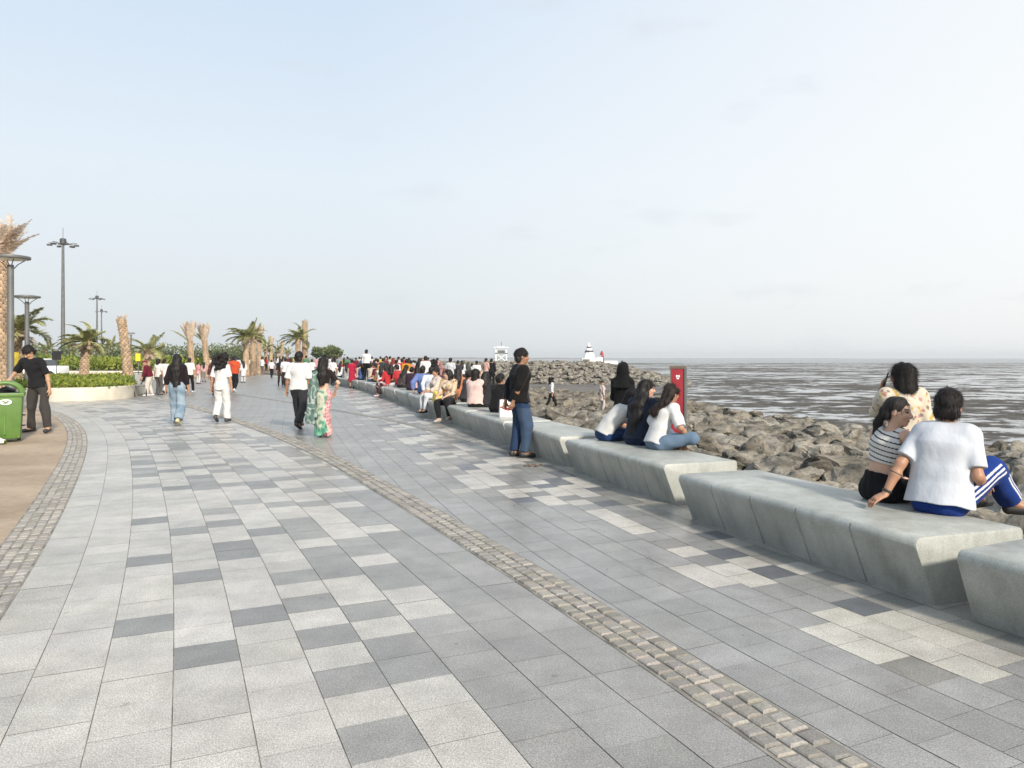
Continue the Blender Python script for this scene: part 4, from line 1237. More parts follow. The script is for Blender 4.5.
def solid(c): return lambda P, S: np.tile(np.array(c, np.float32), (len(P), 1))
def stripes(a, b, per, duty):
    def f(P, S):
        t = ((P - S['P']) @ S['spine']) + .10 * P[:, 0] - .15 * P[:, 1]
        m = ((t / per) % 1) < duty; return np.where(m[:, None], b, a).astype(np.float32)
    return f
def floral(base, cols, n=70, r=(.018, .042), seed=1):
    def f(P, S):
        g = np.random.default_rng(seed); out = np.tile(np.array(base, np.float32), (len(P), 1))
        for i in range(n):
            c = P[g.integers(len(P))]; rr = g.uniform(*r); d = np.linalg.norm(P - c, axis=1) + .35 * rr * np.sin(P[:, 0] * 90 + P[:, 2] * 70 + i)
            out[d < rr] = cols[g.integers(len(cols))]
        return out
    return f
def patches(cols, freq=9.0, seed=1):
    def f(P, S):
        g = np.random.default_rng(seed); w = 0
        for i in range(5): w = w + np.sin(P @ g.normal(0, freq * (1 + .4 * i), 3) + g.uniform(0, 6))
        ix = np.clip(((w + 2.4) / 4.8 * len(cols)).astype(int), 0, len(cols) - 1); return np.array(cols, np.float32)[ix]
    return f


def person(label, pos, ang, H=1.70, sex='m', sit=False, ph=None, lean=0.0, side=0.0, tw=0.0, feet=None, hands=None, ehint=None, khint=None, ftoe=None, fup=None,
           head=(0, 0, 0), hair='short', hair_l=.30, skin=SKIN_A, top=None, bottom=None, shoes=(.03, .03, .03), vox=.012, group=None, build=1.0, cat='person', extra=None, hair_c=BLK, shw=None):
    """ang: facing direction in degrees (90 = away, 0 = to the right of the photograph). All numbers are for a 1.70 m body, then scaled."""
    s = H / 1.70; g = build * (.93 if sex == 'f' else 1.0); h = vox / s
    X, Y, Z = V3(1, 0, 0), V3(0, 1, 0), V3(0, 0, 1)
    if ph is None: ph = .115 if sit else .952
    P = V3(0, 0, ph)
    a2, b2 = lean, side
    d1 = nz(V3(math.sin(b2 * .7), math.sin(a2 * .6), 1)); d2 = nz(V3(math.sin(b2), math.sin(a2), max(.1, math.cos(a2))))
    W = P + d1 * .17; Ch = W + d2 * .20; N = Ch + nz(d2 + V3(0, math.sin(a2) * .2, 0)) * .135
    spine = nz(N - P); fwd = nz(np.cross(spine, X) * -1); fwd = nz(V3(0, 1, 0) - spine * spine[1])
    lat = nz(X * math.cos(tw) + fwd * -math.sin(tw)); fwd = nz(np.cross(spine, lat))
    shw = shw or (.185 if sex == 'm' else .16) * (1 + (build - 1) * .5)
    shL, shR = N - spine * .05 - lat * shw, N - spine * .05 + lat * shw
    hipw = .092
    hL, hR = P + V3(-hipw, 0, -.03), P + V3(hipw, 0, -.03)
    if feet is None: feet = ((-.10, .0, .085), (.10, .0, .085)) if not sit else ((-.1, .5, -.36), (.1, .5, -.36))
    kh = khint or ((-.12, 1, .25), (.12, 1, .25))
    kL, aL = ik(hL, feet[0], .43, .42, kh[0]); kR, aR = ik(hR, feet[1], .43, .42, kh[1])
    if hands is None: hands = ((-.27, .02, ph - .12), (.27, .02, ph - .12)) if not sit else ((-.12, .38, .22), (.12, .38, .22))
    eh = ehint or ((-.5, -1, -.2), (.5, -1, -.2))
    eL, wL = ik(shL, hands[0], .29, .255, eh[0]); eR, wR = ik(shR, hands[1], .29, .255, eh[1])
    # head frame
    yaw, pitch, roll = head
    hf = fwd * math.cos(yaw) + lat * math.sin(yaw); hu = nz(Z * .65 + spine * .35); hf = nz(hf - hu * np.dot(hf, hu))
    hr = np.cross(hf, hu)
    hf, hu = hf * math.cos(pitch) + hu * math.sin(pitch), hu * math.cos(pitch) - hf * math.sin(pitch)
    hr, hu = hr * math.cos(roll) + hu * math.sin(roll), hu * math.cos(roll) - hr * math.sin(roll)
    hc = N + spine * .05 + nz(spine * .5 + Z * .5) * .10 + hf * .022
    HP = lambda x, y, z: hc + hr * x + hf * y + hu * z
    HR = np.stack([hr, hf, hu], 1)
    S = dict(P=P, W=W, Ch=Ch, N=N, spine=spine, lat=lat, fwd=fwd, shL=shL, shR=shR, kL=kL, kR=kR, aL=aL, aR=aR, eL=eL, eR=eR, wL=wL, wR=wR, hL=hL, hR=hR, hc=hc, HP=HP, HR=HR, hf=hf, hu=hu, hr=hr, s=s)
    root = empty('person', pos, math.radians(ang - 90)); tag(root, label, cat, group)
    def put(name, F, paint, mat, hh=None, fold=0.0, seed=0, freq=9.0):
        Vv, Q = F.mesh(hh or h, fold, freq, seed)
        if len(Vv) < 8: return None
        if name == 'hair' and vox <= .0125: Vv, Q = add_strands(Vv, Q, HP(0, -.05, .13), hc, hf, (500 if hair == 'pony' else 2600) if vox < .007 else 1600 if vox < .0095 else 600, seed, hair)
        return mesh_np(name, Vv * s, Q, M[mat], True, parent=root, cols=paint(Vv, S))
    fem = sex == 'f'
    # ---- body: one continuous surface
    B = Field(.022)
    B.cap(P + V3(0, 0, -.03), W, .112 * g, .090 * g * (.92 if fem else 1), 1.42, lat).cap(W, Ch, .090 * g * (.92 if fem else 1.02), .108 * g, 1.38, lat).cap(Ch, N - spine * .07, .108 * g, .075, 1.35, lat)
    B.cap(shL + lat * .03, shR - lat * .03, .056, .056)
    if fem:
        for q in (-.07, .07): B.ell(Ch + lat * q + fwd * .09 - spine * .02, (.062, .06, .062))
    B.cap(N - spine * .06, hc - hu * .04, .058, .052)
    for hp, kn, an in ((hL, kL, aL), (hR, kR, aR)):
        B.cap(hp, kn, .088 * g, .057 * g).cap(kn, an, .055 * g, .034)
        m = kn + (an - kn) * .3; bk = nz(nz(hp - kn) + nz(an - kn) + V3(0, -.001, 0)); B.cap(m + bk * .012, m + (an - kn) * .22 + bk * .01, .045 * g, .03)
    toes = ftoe or ((-.12, 1, 0), (.12, 1, 0))
    fd = [nz(np.array(t, float)) for t in toes]
    ft = []
    for an, t in ((aL, fd[0]), (aR, fd[1])):
        up = nz(Z - t * t[2]) ; heel = an - t * .045 - up * .045; toe = an + t * .155 - up * .058; ft.append((heel, toe, up))
        B.cap(an, heel, .034, .032).cap(an + t * .02, toe, .036, .024, 1.3, np.cross(t, up))
    fing = .0088 if vox <= .007 else .0105
    for sd, sh_, el, wr in ((-1, shL, eL, wL), (1, shR, eR, wR)):
        B.cap(sh_, el, .049 * g, .038 * g).cap(el, el + (wr - el) * .35, .039 * g, .038 * g).cap(el + (wr - el) * .35, wr, .038 * g, .025)
        hd = S.setdefault('hd', {}).get(sd)
        hd = nz(wr - el); pn = nz(np.cross(hd, nz(np.cross(hd, Z + X * .01)))) if abs(hd[2]) < .8 else nz(V3(-sd, 0, 0) - hd * (-sd * hd[0]))
        if isinstance(extra, dict) and ('hand%d' % sd) in extra: hd, pn = [nz(np.array(q, float)) for q in extra['hand%d' % sd]]
        pn = nz(pn - hd * np.dot(pn, hd)); sv = np.cross(hd, pn)             # pn: palm side normal
        thumb = nz(fwd - hd * np.dot(fwd, hd)); sgn = 1 if np.dot(sv, thumb) > 0 else -1; sv = sv * sgn   # sv towards the thumb
        S['hand%d' % sd] = (wr, hd, pn, sv)
        pc = wr + hd * .05; B.cap(wr + hd * .015, wr + hd * .082, .017, .017, 2.1, sv, k=.012)
        for i, (o, l) in enumerate(((.031, .066), (.011, .076), (-.010, .070), (-.030, .056))):
            q0 = wr + hd * .082 + sv * o; q1 = q0 + (hd * .94 + pn * .30 + sv * o * .8) * l * .55; q2 = q1 + (hd * .6 + pn * .75) * l * .55
            B.cap(q0 - hd * .02, q1, fing, fing * .95, k=.004).cap(q1, q2, fing * .95, fing * .8, k=.003)
        t0 = wr + hd * .028 + sv * .024; t1 = t0 + (hd * .62 + sv * .62 + pn * .25) * .045; t2 = t1 + (hd * .85 + sv * .15 + pn * .35) * .034
        B.cap(t0, t1, fing * 1.35, fing * 1.15, k=.008).cap(t1, t2, fing * 1.1, fing * .85, k=.003)
    # head and face
    B.ell(HP(0, -.014, .032), (.077, .097, .090), HR, k=.02).ell(HP(0, .022, -.028), (.063, .070, .085), HR, k=.02).ell(HP(0, .055, -.088), (.030, .030, .026), HR, k=.02)
    B.cap(HP(-.034, .070, .030), HP(.034, .070, .030), .016, .016, k=.012).cap(HP(-.036, .062, -.022), HP(.036, .062, -.022), .026, .026, k=.014)
    B.cap(HP(0, .088, .018), HP(0, .110, -.022), .0085, .0135, k=.007).cap(HP(-.012, .098, -.028), HP(.012, .098, -.028), .010, .010, k=.006)
    B.ell(HP(0, .086, -.056), (.024, .013, .006), HR, k=.005).ell(HP(0, .084, -.068), (.021, .012, .007), HR, k=.005)
    for q in (-1, 1): B.ell(HP(.077 * q, -.008, -.004), (.011, .021, .031), HR, k=.006)
    sk = np.array(skin, np.float32)
    def paint_skin(Pp, S_):
        L = (Pp - hc) @ HR; C = np.tile(sk, (len(Pp), 1))
        def inn(c, r): return (((L - np.array(c)) / np.array(r)) ** 2).sum(1) < 1
        C[inn((0, .10, -.062), (.026, .03, .013))] = sk * np.array((.85, .50, .50))
        for q in (-1, 1):
            C[inn((.031 * q, .085, .010), (.017, .04, .0085))] = (.035, .025, .02)
            C[inn((.033 * q, .085, .034), (.022, .05, .0065))] = (.04, .026, .02)
            C[inn((.045 * q, .07, -.025), (.022, .04, .02))] = sk * np.array((1.12, 1.0, .97))
        return C
    put('body', B, paint_skin, 'skin')
    # ---- hair
    hm = 'hair'
    Hf = Field(.018)
    hcol = solid(hair_c)
    if hair in ('short', 'bald'):
        if hair == 'short':
            Hf.ell(HP(0, -.02, .047), (.091, .112, .099), HR).cap(HP(-.042, -.068, -.035), HP(.042, -.068, -.035), .046, .046)
            Hf.ell(HP(0, .13, -.045), (.092, .085, .113), HR, sub=True).ell(HP(-.098, .02, -.045), (.034, .034, .052), HR, sub=True).ell(HP(.098, .02, -.045), (.034, .034, .052), HR, sub=True)
            put('hair', Hf, hcol, hm, fold=.0045, seed=3, freq=34)
    elif hair == 'cap':
        Hf.ell(HP(0, -.014, .045), (.088, .108, .092), HR).cap(HP(-.035, .10, .055), HP(.035, .10, .055), .035, .035).cut(HP(0, 0, .03), -hu); put('cap', Hf, hcol, 'cloth')
    elif hair == 'hijab':
        Hf.ell(HP(0, -.02, .035), (.098, .118, .105), HR).cap(HP(0, -.04, -.03), N - spine * .03, .095, .10, 1.15, lat).cap(N - spine * .02, Ch - spine * .02, .11, .165, 1.35, lat, fb=True)
        Hf.ell(HP(0, .125, -.03), (.06, .075, .085), HR, sub=True); put('headscarf', Hf, hcol, 'cloth', fold=.008, seed=5)
    else:
        fuzz = .008
        Hf.ell(HP(0, -.02, .04), (.090, .110, .096), HR).cap(HP(-.045, -.07, -.03), HP(.045, -.07, -.03), .045, .045)
        if hair == 'long':
            bk = -fwd; p0 = HP(0, -.055, -.02); p1 = N + bk * .075 + spine * .02; p2 = Ch + bk * .115 + spine * .03; p3 = N + bk * .12 - spine * hair_l
            Hf.cap(p0, p1, .082, .075, 1.2, lat).cap(p1, p2, .055, .05, 2.0, lat).cap(p2, p3, .05, .022, 2.3, lat)
            for q in (-1, 1): Hf.cap(HP(.07 * q, .0, .02), HP(.075 * q, -.02, -.12), .034, .03).cap(HP(.075 * q, -.02, -.12), p2 + lat * .06 * q, .034, .035)
            fuzz = .0065
        elif hair == 'side':      # long hair falling to one side behind the shoulder
            bk = -fwd; p0 = HP(0, -.06, -.02); p1 = N + bk * .085 + lat * .02; p2 = Ch + bk * .155 - lat * .03 - spine * (hair_l - .33)
            Hf.cap(p0, p1, .080, .066, 1.15, lat).cap(p1, p2, .062, .046, 1.8, lat); fuzz = .009
        elif hair == 'pony':
            p0 = HP(0, -.115, .0); Hf.cap(HP(0, -.08, .01), p0, .05, .03).cap(p0, HP(-.02, -.165, -.12), .036, .036).cap(HP(-.02, -.165, -.12), HP(-.06, -.20, -.12 - hair_l * .55), .034, .014)
        elif hair == 'bun':
            Hf.ell(HP(0, -.12, .02), (.055, .05, .05), HR)
        elif hair == 'curly':
            for q in range(26):
                a = q * 2.4; zz = .13 - q * .014; rr = .10 + .035 * math.sin(q * .12 + 1)
                yb = -.05 - .05 * (q / 26); Hf.ell(HP(rr * math.cos(a), yb + rr * .75 * math.sin(a), zz - .02), (.062, .062, .062))
            fuzz = .018
        elif hair == 'bob':
            Hf.cap(HP(0, -.05, .03), HP(0, -.06, -.115), .100, .088, 1.1, lat); fuzz = .006
        Hf.ell(HP(0, .125, -.04), (.078, .085, .112), HR, sub=True)
        if hair not in ('curly',):
            for q in (-1, 1): Hf.ell(HP(.09 * q, .055, -.05), (.035, .055, .07), HR, sub=True)
        put('hair', Hf, hcol, hm, fold=fuzz, seed=4, freq=36 if hair in ('curly', 'side') else 26)
    # ---- clothes
    if top:
        T = Field(.028); e = top.get('e', .016); sl = top.get('sleeve', .55); hem = top.get('hem', .06); fl = top.get('flare', .0)
        gg = g * (.95 if fem else 1)
        if top.get('crop'):
            h0 = W + spine * top['crop']; T.cap(h0, Ch, .094 * g + e, .110 * g + e, 1.38, lat, fa=True)
        elif sit:
            T.cap(P - spine * .055 - fwd * .01, W, .122 * gg + e + fl, .100 * gg + e, 1.45, lat, fa=True).cap(W, Ch, .100 * gg + e, .112 * g + e, 1.40, lat)
        else:
            h0 = P - Z * hem; T.cap(h0, W, .120 * gg + e + fl, .096 * gg + e, 1.42, lat, fa=True).cap(W, Ch, .096 * gg + e, .112 * g + e, 1.40, lat)
        T.cap(Ch, N - spine * .075, .110 * g + e, .078 + e, 1.36, lat)
        if fem:
            for q in (-.07, .07): T.ell(Ch + lat * q + fwd * .09 - spine * .02, (.062 + e, .06 + e, .062 + e))
        if sl > 0 or not top.get('tank'):
            T.cap(shL + lat * .03, shR - lat * .03, .056 + e, .056 + e)
            if not top.get('nocollar'): T.cap(N - spine * .06, N - spine * .012, .074, .062, fb=True)
        else:
            for q in (-.085, .085): T.cap(Ch + lat * q, N - spine * .035 + lat * q * 1.05, .085, .060)
            for sh_, q in ((shL, -1), (shR, 1)): T.ell(sh_ + lat * q * .035 - spine * .02, (.075, .10, .11), k=.01, sub=True)
            T.ell(N + spine * .02 + fwd * .02, (.085, .11, .075), k=.01, sub=True)
        er = top.get('er', .014)
        for sh_, el, wr in ((shL, eL, wL), (shR, eR, wR)):
            if sl <= 0: continue
            if sl <= 1:
                T.cap(sh_, sh_ + (el - sh_) * sl, .052 * g + er, .050 * g + er, fb=True)
            else:
                f = min(1, sl - 1); T.cap(sh_, el, .052 * g + er, .042 * g + er).cap(el, el + (wr - el) * f, .042 * g + er, .030 + er, fb=True)
        if top.get('coat'):      # abaya / kurta skirt down to the ground
            z1 = top['coat']; T.cap(W, V3(0, 0, z1), .10 * gg + e, .17 + e, 1.3, X, fb=True)
        put(top.get('name', 'shirt'), T, top['paint'] if 'paint' in top else solid(top['c']), 'cloth', fold=top.get('fold', .008), seed=len(label), freq=top.get('freq', 13))
    if bottom:
        kd = bottom.get('kind', 'trousers'); e = bottom.get('e', .014); D_ = Field(.028)
        if kd in ('trousers', 'shorts'):
            f = bottom.get('len', 1.0 if kd == 'trousers' else .0); wd = bottom.get('wide', 0)
            D_.cap(P - V3(0, 0, .03), P + spine * bottom.get('rise', .09), .118 * g + e * .5, .104 * g + e * .4, 1.42, lat, fb=True)
            for hp, kn, an in ((hL, kL, aL), (hR, kR, aR)):
                if kd == 'shorts': D_.cap(hp, hp + (kn - hp) * bottom.get('len', .8), .094 * g + e, .078 * g + e * 1.3, fb=True)
                else: D_.cap(hp, kn, .093 * g + e, .062 * g + e + wd * .5).cap(kn, kn + (an - kn) * f * .96, .062 * g + e + wd * .5, .047 + e + wd, fb=True)
        elif kd == 'skirt':
            z1 = bottom.get('to', .05); r = bottom.get('r', .2)
            D_.cap(P + spine * .10, P - V3(0, 0, .06), .10 * g + e * .5, .130 * g + e, 1.40, lat, fa=True).cap(P - V3(0, 0, .06), (aL + aR) / 2 * V3(1, 1, 0) + V3(0, 0, z1), .130 * g + e, r, 1.22, X, fb=True)
        put(bottom.get('name', kd), D_, bottom['paint'] if 'paint' in bottom else solid(bottom['c']), 'cloth', fold=bottom.get('fold', .009), seed=len(label) + 7, freq=bottom.get('freq', 12))
    if shoes:
        for (heel, toe, up), t in zip(ft, fd):
            F = Field(.012); F.cap(heel + up * .012, toe + up * .012, .041, .036, 1.12, np.cross(t, up)).cap(heel + up * .03, heel + up * .055 + t * .03, .040, .040).cut(heel - up * .036, -up)
            put('shoe', F, solid(shoes), 'shoe', hh=min(h, .012))
    if callable(extra): extra(root, S, put)
    if isinstance(extra, dict) and 'fn' in extra: extra['fn'](root, S, put)
    return root


def add_strands(V, Q, crown, hc, hf, n, seed, style):
    """loose locks lying on the hair, so that its outline is not a shell's"""
    g = np.random.default_rng(seed + len(V)); nrm = np.zeros_like(V)
    fn = np.cross(V[Q[:, 1]] - V[Q[:, 0]], V[Q[:, 2]] - V[Q[:, 0]])
    for i in range(4): np.add.at(nrm, Q[:, i], fn)
    nrm /= np.linalg.norm(nrm, axis=1)[:, None] + 1e-9
    ix = g.integers(len(V), size=n); p = V[ix].copy(); nn = nrm[ix]
    d = p - crown; d /= np.linalg.norm(d, axis=1)[:, None] + 1e-6
    dn = np.clip((hc[2] - p[:, 2]) / .06 + .4, 0, 1)[:, None]
    d = d * (1 - dn) + np.array((0, 0, -1.0)) * dn - hf * .25 * (1 - dn) + g.normal(0, .32 if style in ('curly', 'side', 'bob') else .16, p.shape)
    L = g.uniform(.012, .022, n)[:, None] * (1.5 if style != 'short' else .8); w = g.uniform(.0012, .003, n)[:, None]
    out = []
    q = p - nn * .002
    for s_ in range(4):
        t = d - nn * (d * nn).sum(1)[:, None]; t /= np.linalg.norm(t, axis=1)[:, None] + 1e-9
        sd = np.cross(t, nn) * w * (1 - s_ / 3.2); lift = nn * (.0015 + .0022 * s_)
        out += [q + lift - sd, q + lift + sd]; q = q + t * L
    N = np.stack(out, 1); base = len(V) + np.arange(n)[:, None] * 8
    F = np.concatenate([base + np.array([2 * s_, 2 * s_ + 1, 2 * s_ + 3, 2 * s_ + 2]) for s_ in range(3)])
    return np.concatenate([V, N.reshape(-1, 3)]), np.concatenate([Q, F])


def ground_y(py): return F_PX * CAM_H / (py - HOR)
def gp(px, py): v_ = at_px(px, py); return (v_.x, v_.y, 0.0)
WH, NAVY, DENIM, LDEN, KHAKI = (.78, .78, .77), (.022, .030, .055), (.045, .085, .17), (.27, .36, .45), (.30, .25, .18)
WALK = lambda f=.26, b=-.28: dict(feet=((-.09, f, .085), (.09, b, .15)), ftoe=((-.1, 1, .1), (.1, 1, -.45)))
WALK2 = lambda f=.26, b=-.28: dict(feet=((-.09, b, .15), (.09, f, .085)), ftoe=((-.1, 1, -.45), (.1, 1, .1)))

# ------ the couple on the near bench
def shorts_paint(P, S):
    C = np.tile(np.array((.012, .045, .235), np.float32), (len(P), 1))
    for hp, kn, sg in ((S['hR'], S['kR'], 1), (S['kR'], S['aR'], 1)):
        ax = nz(kn - hp); q = P - hp; along = q @ ax; side = nz(V3(.95, -.1, .30)); side = nz(side - ax * (side @ ax)); up = np.cross(ax, side)
        rad = q - np.outer(along, ax); th = np.arctan2(rad @ up, rad @ side)
        for t0 in (-.36, 0.0, .36): C[(abs(th - t0) < .085) & (along > .08) & (along < np.linalg.norm(kn - hp) + .02) & (np.linalg.norm(rad, axis=1) < .17) & (P[:, 0] > -.02)] = (.80, .80, .80)
    return C
def man_extra(root, S, put):
    for nm, f, r, wd, c in (('wristband', .90, .031, .010, (.02, .02, .02)), ('armband', .33, .0415, .006, (.03, .025, .02))):
        p = S['eL'] + (S['wL'] - S['eL']) * f; u = nz(S['wL'] - S['eL']); F = Field(0)
        F.cap(p - u * wd, p + u * wd, r + .004, r + .003, fa=True, fb=True); put(nm, F, solid(c), 'shoe', hh=.005)
P_MAN, P_GIRL = (3.175, 5.72, .452), (2.97, 6.22, .452)
person('man in white tee and blue striped track pants seated on the near bench, back turned', P_MAN, 45, 1.74, 'm', True, lean=.20, side=.05,
       feet=((.06, .60, .03), (.34, .62, .02)), khint=((.0, .3, .5), (.2, .3, .6)), ftoe=((.5, .9, .1), (.95, .35, .05)),
       hands=((-.32, -.19, .095), (.22, .24, .20)), ehint=((-.25, -1, .1), (.25, -1, -.5)), head=(-.1, -.05, .0), skin=(.34, .185, .115),
       top=dict(c=(.64, .67, .72), e=.034, sleeve=.78, er=.013, fold=.010, freq=8, flare=.0, name='tee_shirt'), bottom=dict(kind='trousers', len=.86, e=.018, rise=-.01, wide=.02, paint=shorts_paint, name='track_pants'),
       shoes=(.018, .018, .018), vox=.0055, build=1.0, shw=.165, extra={'fn': man_extra, 'hand-1': ((-.62, -.62, -.42), (.1, .4, -1))})
person('woman in striped crop top with ponytail looking at the man in white tee', P_GIRL, 22, 1.60, 'f', True, lean=.16, side=.16,
       feet=((-.06, .55, -.30), (.10, .55, -.30)), hands=((-.05, .30, .16), (.20, .22, .20)), ehint=((-.4, -1, -.2), (.8, -.5, -.4)), head=(1.15, -.02, .05), hair='pony', hair_l=.42, skin=SKIN_C,
       top=dict(paint=stripes((.78, .75, .70), (.02, .02, .022), .042, .24), e=.010, sleeve=0, tank=True, crop=.035, fold=.003, name='crop_top'),
       bottom=dict(kind='shorts', len=.75, c=(.010, .010, .011), e=.012, rise=.12, name='shorts'), shoes=(.05, .05, .05), vox=.0055, build=1.06)
GRAB = {}
def grab(root, S, put): GRAB['r'], GRAB['S'] = root, S
person('woman in cream floral shirt standing on the rocks with a phone at her ear', (3.63, 7.15, -.08), 78, 1.60, 'f', lean=.02, head=(-.55, -.05, .0), hair='bob', skin=SKIN_B,
       hands=((-.17, .13, 1.47), (.24, .02, .78)), ehint=((-.05, .6, -1), (.6, -1, 0)),
       top=dict(paint=floral((.72, .64, .50), [(.50, .20, .20), (.60, .42, .10), (.30, .22, .20), (.75, .70, .60), (.55, .30, .28)], 420, (.007, .018), 4), e=.030, sleeve=1.55, er=.030, hem=.14, name='shirt'),
       bottom=dict(c=(.03, .03, .035), wide=.02), shoes=(.1, .08, .07), vox=.0065, extra={'hand-1': ((.22, -.15, 1), (.6, -.2, 0)), 'fn': grab})
KEEP_CLEAR.append((3.63, 7.15, .42))
wr, hd, pn, sv = GRAB['S']['hand-1']; c = (wr + hd * .105 + pn * .024) * GRAB['S']['s']
F = np.stack([sv, hd, pn], 1); b = MB(); b.box((0, 0, 0), (.074, .150, .009)); ph_o = b.build('phone', M['black'], None, bevel=.003, smooth=True)
ph_o.matrix_world = Matrix.Translation(GRAB['r'].location) @ GRAB['r'].rotation_euler.to_matrix().to_4x4() @ Matrix.Translation(Vector(c)) @ Matrix(F.tolist()).to_4x4()
tag(ph_o, 'black phone held to the ear of the woman in floral shirt', 'phone')
b = MB(); b.box((0, .045, -.0055), (.03, .03, .003)); b.build('camera_bump', M['dark_steel'], ph_o)

# ------ three women on the second bench
person('woman in white tee and blue jeans hunched forward, left of the three on the bench', (1.30, 10.72, .452), 24, 1.66, 'f', True, lean=.80, side=.30,
       feet=((-.12, .50, -.32), (.12, .50, -.32)), hands=((-.1, .62, .15), (.12, .62, .15)), head=(.2, -.2, 0), hair='bob',
       top=dict(c=(.70, .69, .66), e=.022, sleeve=.8, er=.02, name='tee_shirt'), bottom=dict(c=(.02, .055, .15), name='jeans'), shoes=(.5, .5, .5), vox=.008)
person('woman in navy tee with very long hair, middle of the three on the bench', (1.66, 10.22, .452), 46, 1.66, 'f', True, lean=.22, side=.10,
       feet=((-.12, .52, -.30), (.12, .52, -.30)), head=(.75, -.03, 0), hair='long', hair_l=.48, skin=SKIN_C,
       top=dict(c=NAVY, e=.022, sleeve=.75, er=.02, name='tee_shirt'), bottom=dict(c=(.016, .028, .07), name='jeans'), shoes=(.5, .5, .5), vox=.008, build=1.08)
person('woman in white tee and pale jeans cross legged on the bench beside the navy tee', (1.83, 9.72, .452), 22, 1.60, 'f', True, lean=.36, side=.06,
       feet=((.10, .26, .06), (-.02, .34, .05)), khint=((-1, .6, .3), (1, .6, .3)), ftoe=((1, .3, 0), (-1, .3, 0)), hands=((-.22, .30, .16), (.26, .32, .17)), ehint=((-.8, -.8, 0), (.8, -.8, 0)),
       head=(-.12, -.08, .05), hair='side', hair_l=.36, hair_c=(.022, .015, .013),
       top=dict(c=(.80, .79, .77), e=.026, sleeve=.95, er=.028, name='tee_shirt'), bottom=dict(c=(.14, .21, .30), name='jeans', e=.018), shoes=None, vox=.008, build=1.05)
person('person in black headscarf and robe standing on the rocks behind the three women', (1.78, 12.4, -.12), 60, 1.62, 'f', head=(-.1, 0, 0), hair='hijab', hair_c=(.008, .008, .009), build=.9, hands=((-.12, .26, 1.0), (.12, .26, 1.0)),
       top=dict(c=(.008, .008, .009), e=.014, sleeve=1.9, er=.012, hem=.1, coat=.12, name='robe'), shoes=(.03, .03, .03), vox=.011)
KEEP_CLEAR.append((1.78, 12.4, .4))

# ------ the standing man by the bench
person('man in dark jacket and blue jeans standing beside the bench, hands behind his back', (.115, 12.38, 0), 22, 1.71, 'm', head=(.28, -.02, 0), skin=SKIN_B, build=1.12,
       feet=((-.10, -.05, .085), (.10, .05, .085)), hands=((-.17, -.19, .83), (.12, -.19, .81)), ehint=((-1, -.5, 0), (1, -.5, 0)), lean=.05,
       top=dict(paint=lambda P, S: np.where((P[:, :1] * 1.0 + P[:, 1:2] * .2 > .03), np.array((.010, .009, .009), np.float32), np.array((.007, .008, .012), np.float32)).astype(np.float32), e=.030, sleeve=1.88, er=.018, hem=.06, name='jacket', fold=.012),
       bottom=dict(paint=lambda P, S: np.where((P[:, 2:3] < .80) & (P[:, :1] > .02), np.array((.055, .09, .155), np.float32), np.array((.025, .052, .115), np.float32)).astype(np.float32), wide=.010, e=.016, name='jeans', fold=.010), shoes=(.014, .014, .015), vox=.008)

# ------ walkers
person('woman with long black hair in black top and loose pale blue jeans walking away', gp(177, 425.5), 98, 1.66, 'f', **WALK(.20, -.24), hair='long', hair_l=.50,
       top=dict(c=(.018, .012, .015), e=.018, sleeve=1.5, er=.018, hem=-.02), bottom=dict(paint=patches([(.20, .28, .36), (.27, .36, .44), (.33, .42, .50)], 7, 3), wide=.045, e=.018, name='jeans', fold=.014), shoes=(.45, .42, .25), vox=.010)
person('woman with bushy black curls in an all white outfit walking away', gp(221.5, 422.5), 88, 1.66, 'f', **WALK2(.12, -.13), hair='curly',
       hands=((-.30, .05, .80), (.27, .0, .84)), top=dict(c=(.80, .79, .77), e=.020, sleeve=.9, er=.02, hem=.12), bottom=dict(c=(.78, .77, .75), wide=.03, e=.016, fold=.013), shoes=(.04, .04, .04), vox=.010)
person('man in white shirt and charcoal trousers walking beside the woman in sari', gp(299, 429.5), 80, 1.70, 'm', **WALK(.26, -.26), build=1.05, skin=SKIN_B,
       hands=((-.30, -.02, .80), (.26, .05, .82)), top=dict(c=(.78, .77, .75), e=.030, sleeve=.95, er=.026, hem=.06), bottom=dict(c=(.035, .036, .04), e=.02, wide=.02), shoes=(.015, .015, .015), vox=.010)
def sari_paint(P, S):
    base = patches([(.16, .30, .22), (.33, .44, .33), (.58, .58, .45), (.42, .48, .38), (.62, .57, .48)], 26, 5)(P, S)
    pk = patches([(.55, .16, .22), (.66, .36, .36), (.68, .54, .47), (.56, .20, .26)], 24, 8)(P, S)
    m = P[:, 0] > .075 + .03 * np.sin(P[:, 2] * 9)
    lo = (P[:, 2] < .28 + .1 * np.sin(P[:, 0] * 25)); base[lo] = base[lo] * np.array((.35, .8, .7))
    return np.where(m[:, None], pk, base).astype(np.float32)
def blouse_paint(P, S):
    L = P - S['N']; a, b_, c_ = L @ S['lat'], L @ S['fwd'], L @ S['spine']
    m = (b_ < -.02) & ((a / .075) ** 2 + ((c_ + .12) / .085) ** 2 < 1)
    return np.where(m[:, None], np.array(SKIN_C, np.float32), np.array((.025, .018, .018), np.float32)).astype(np.float32)
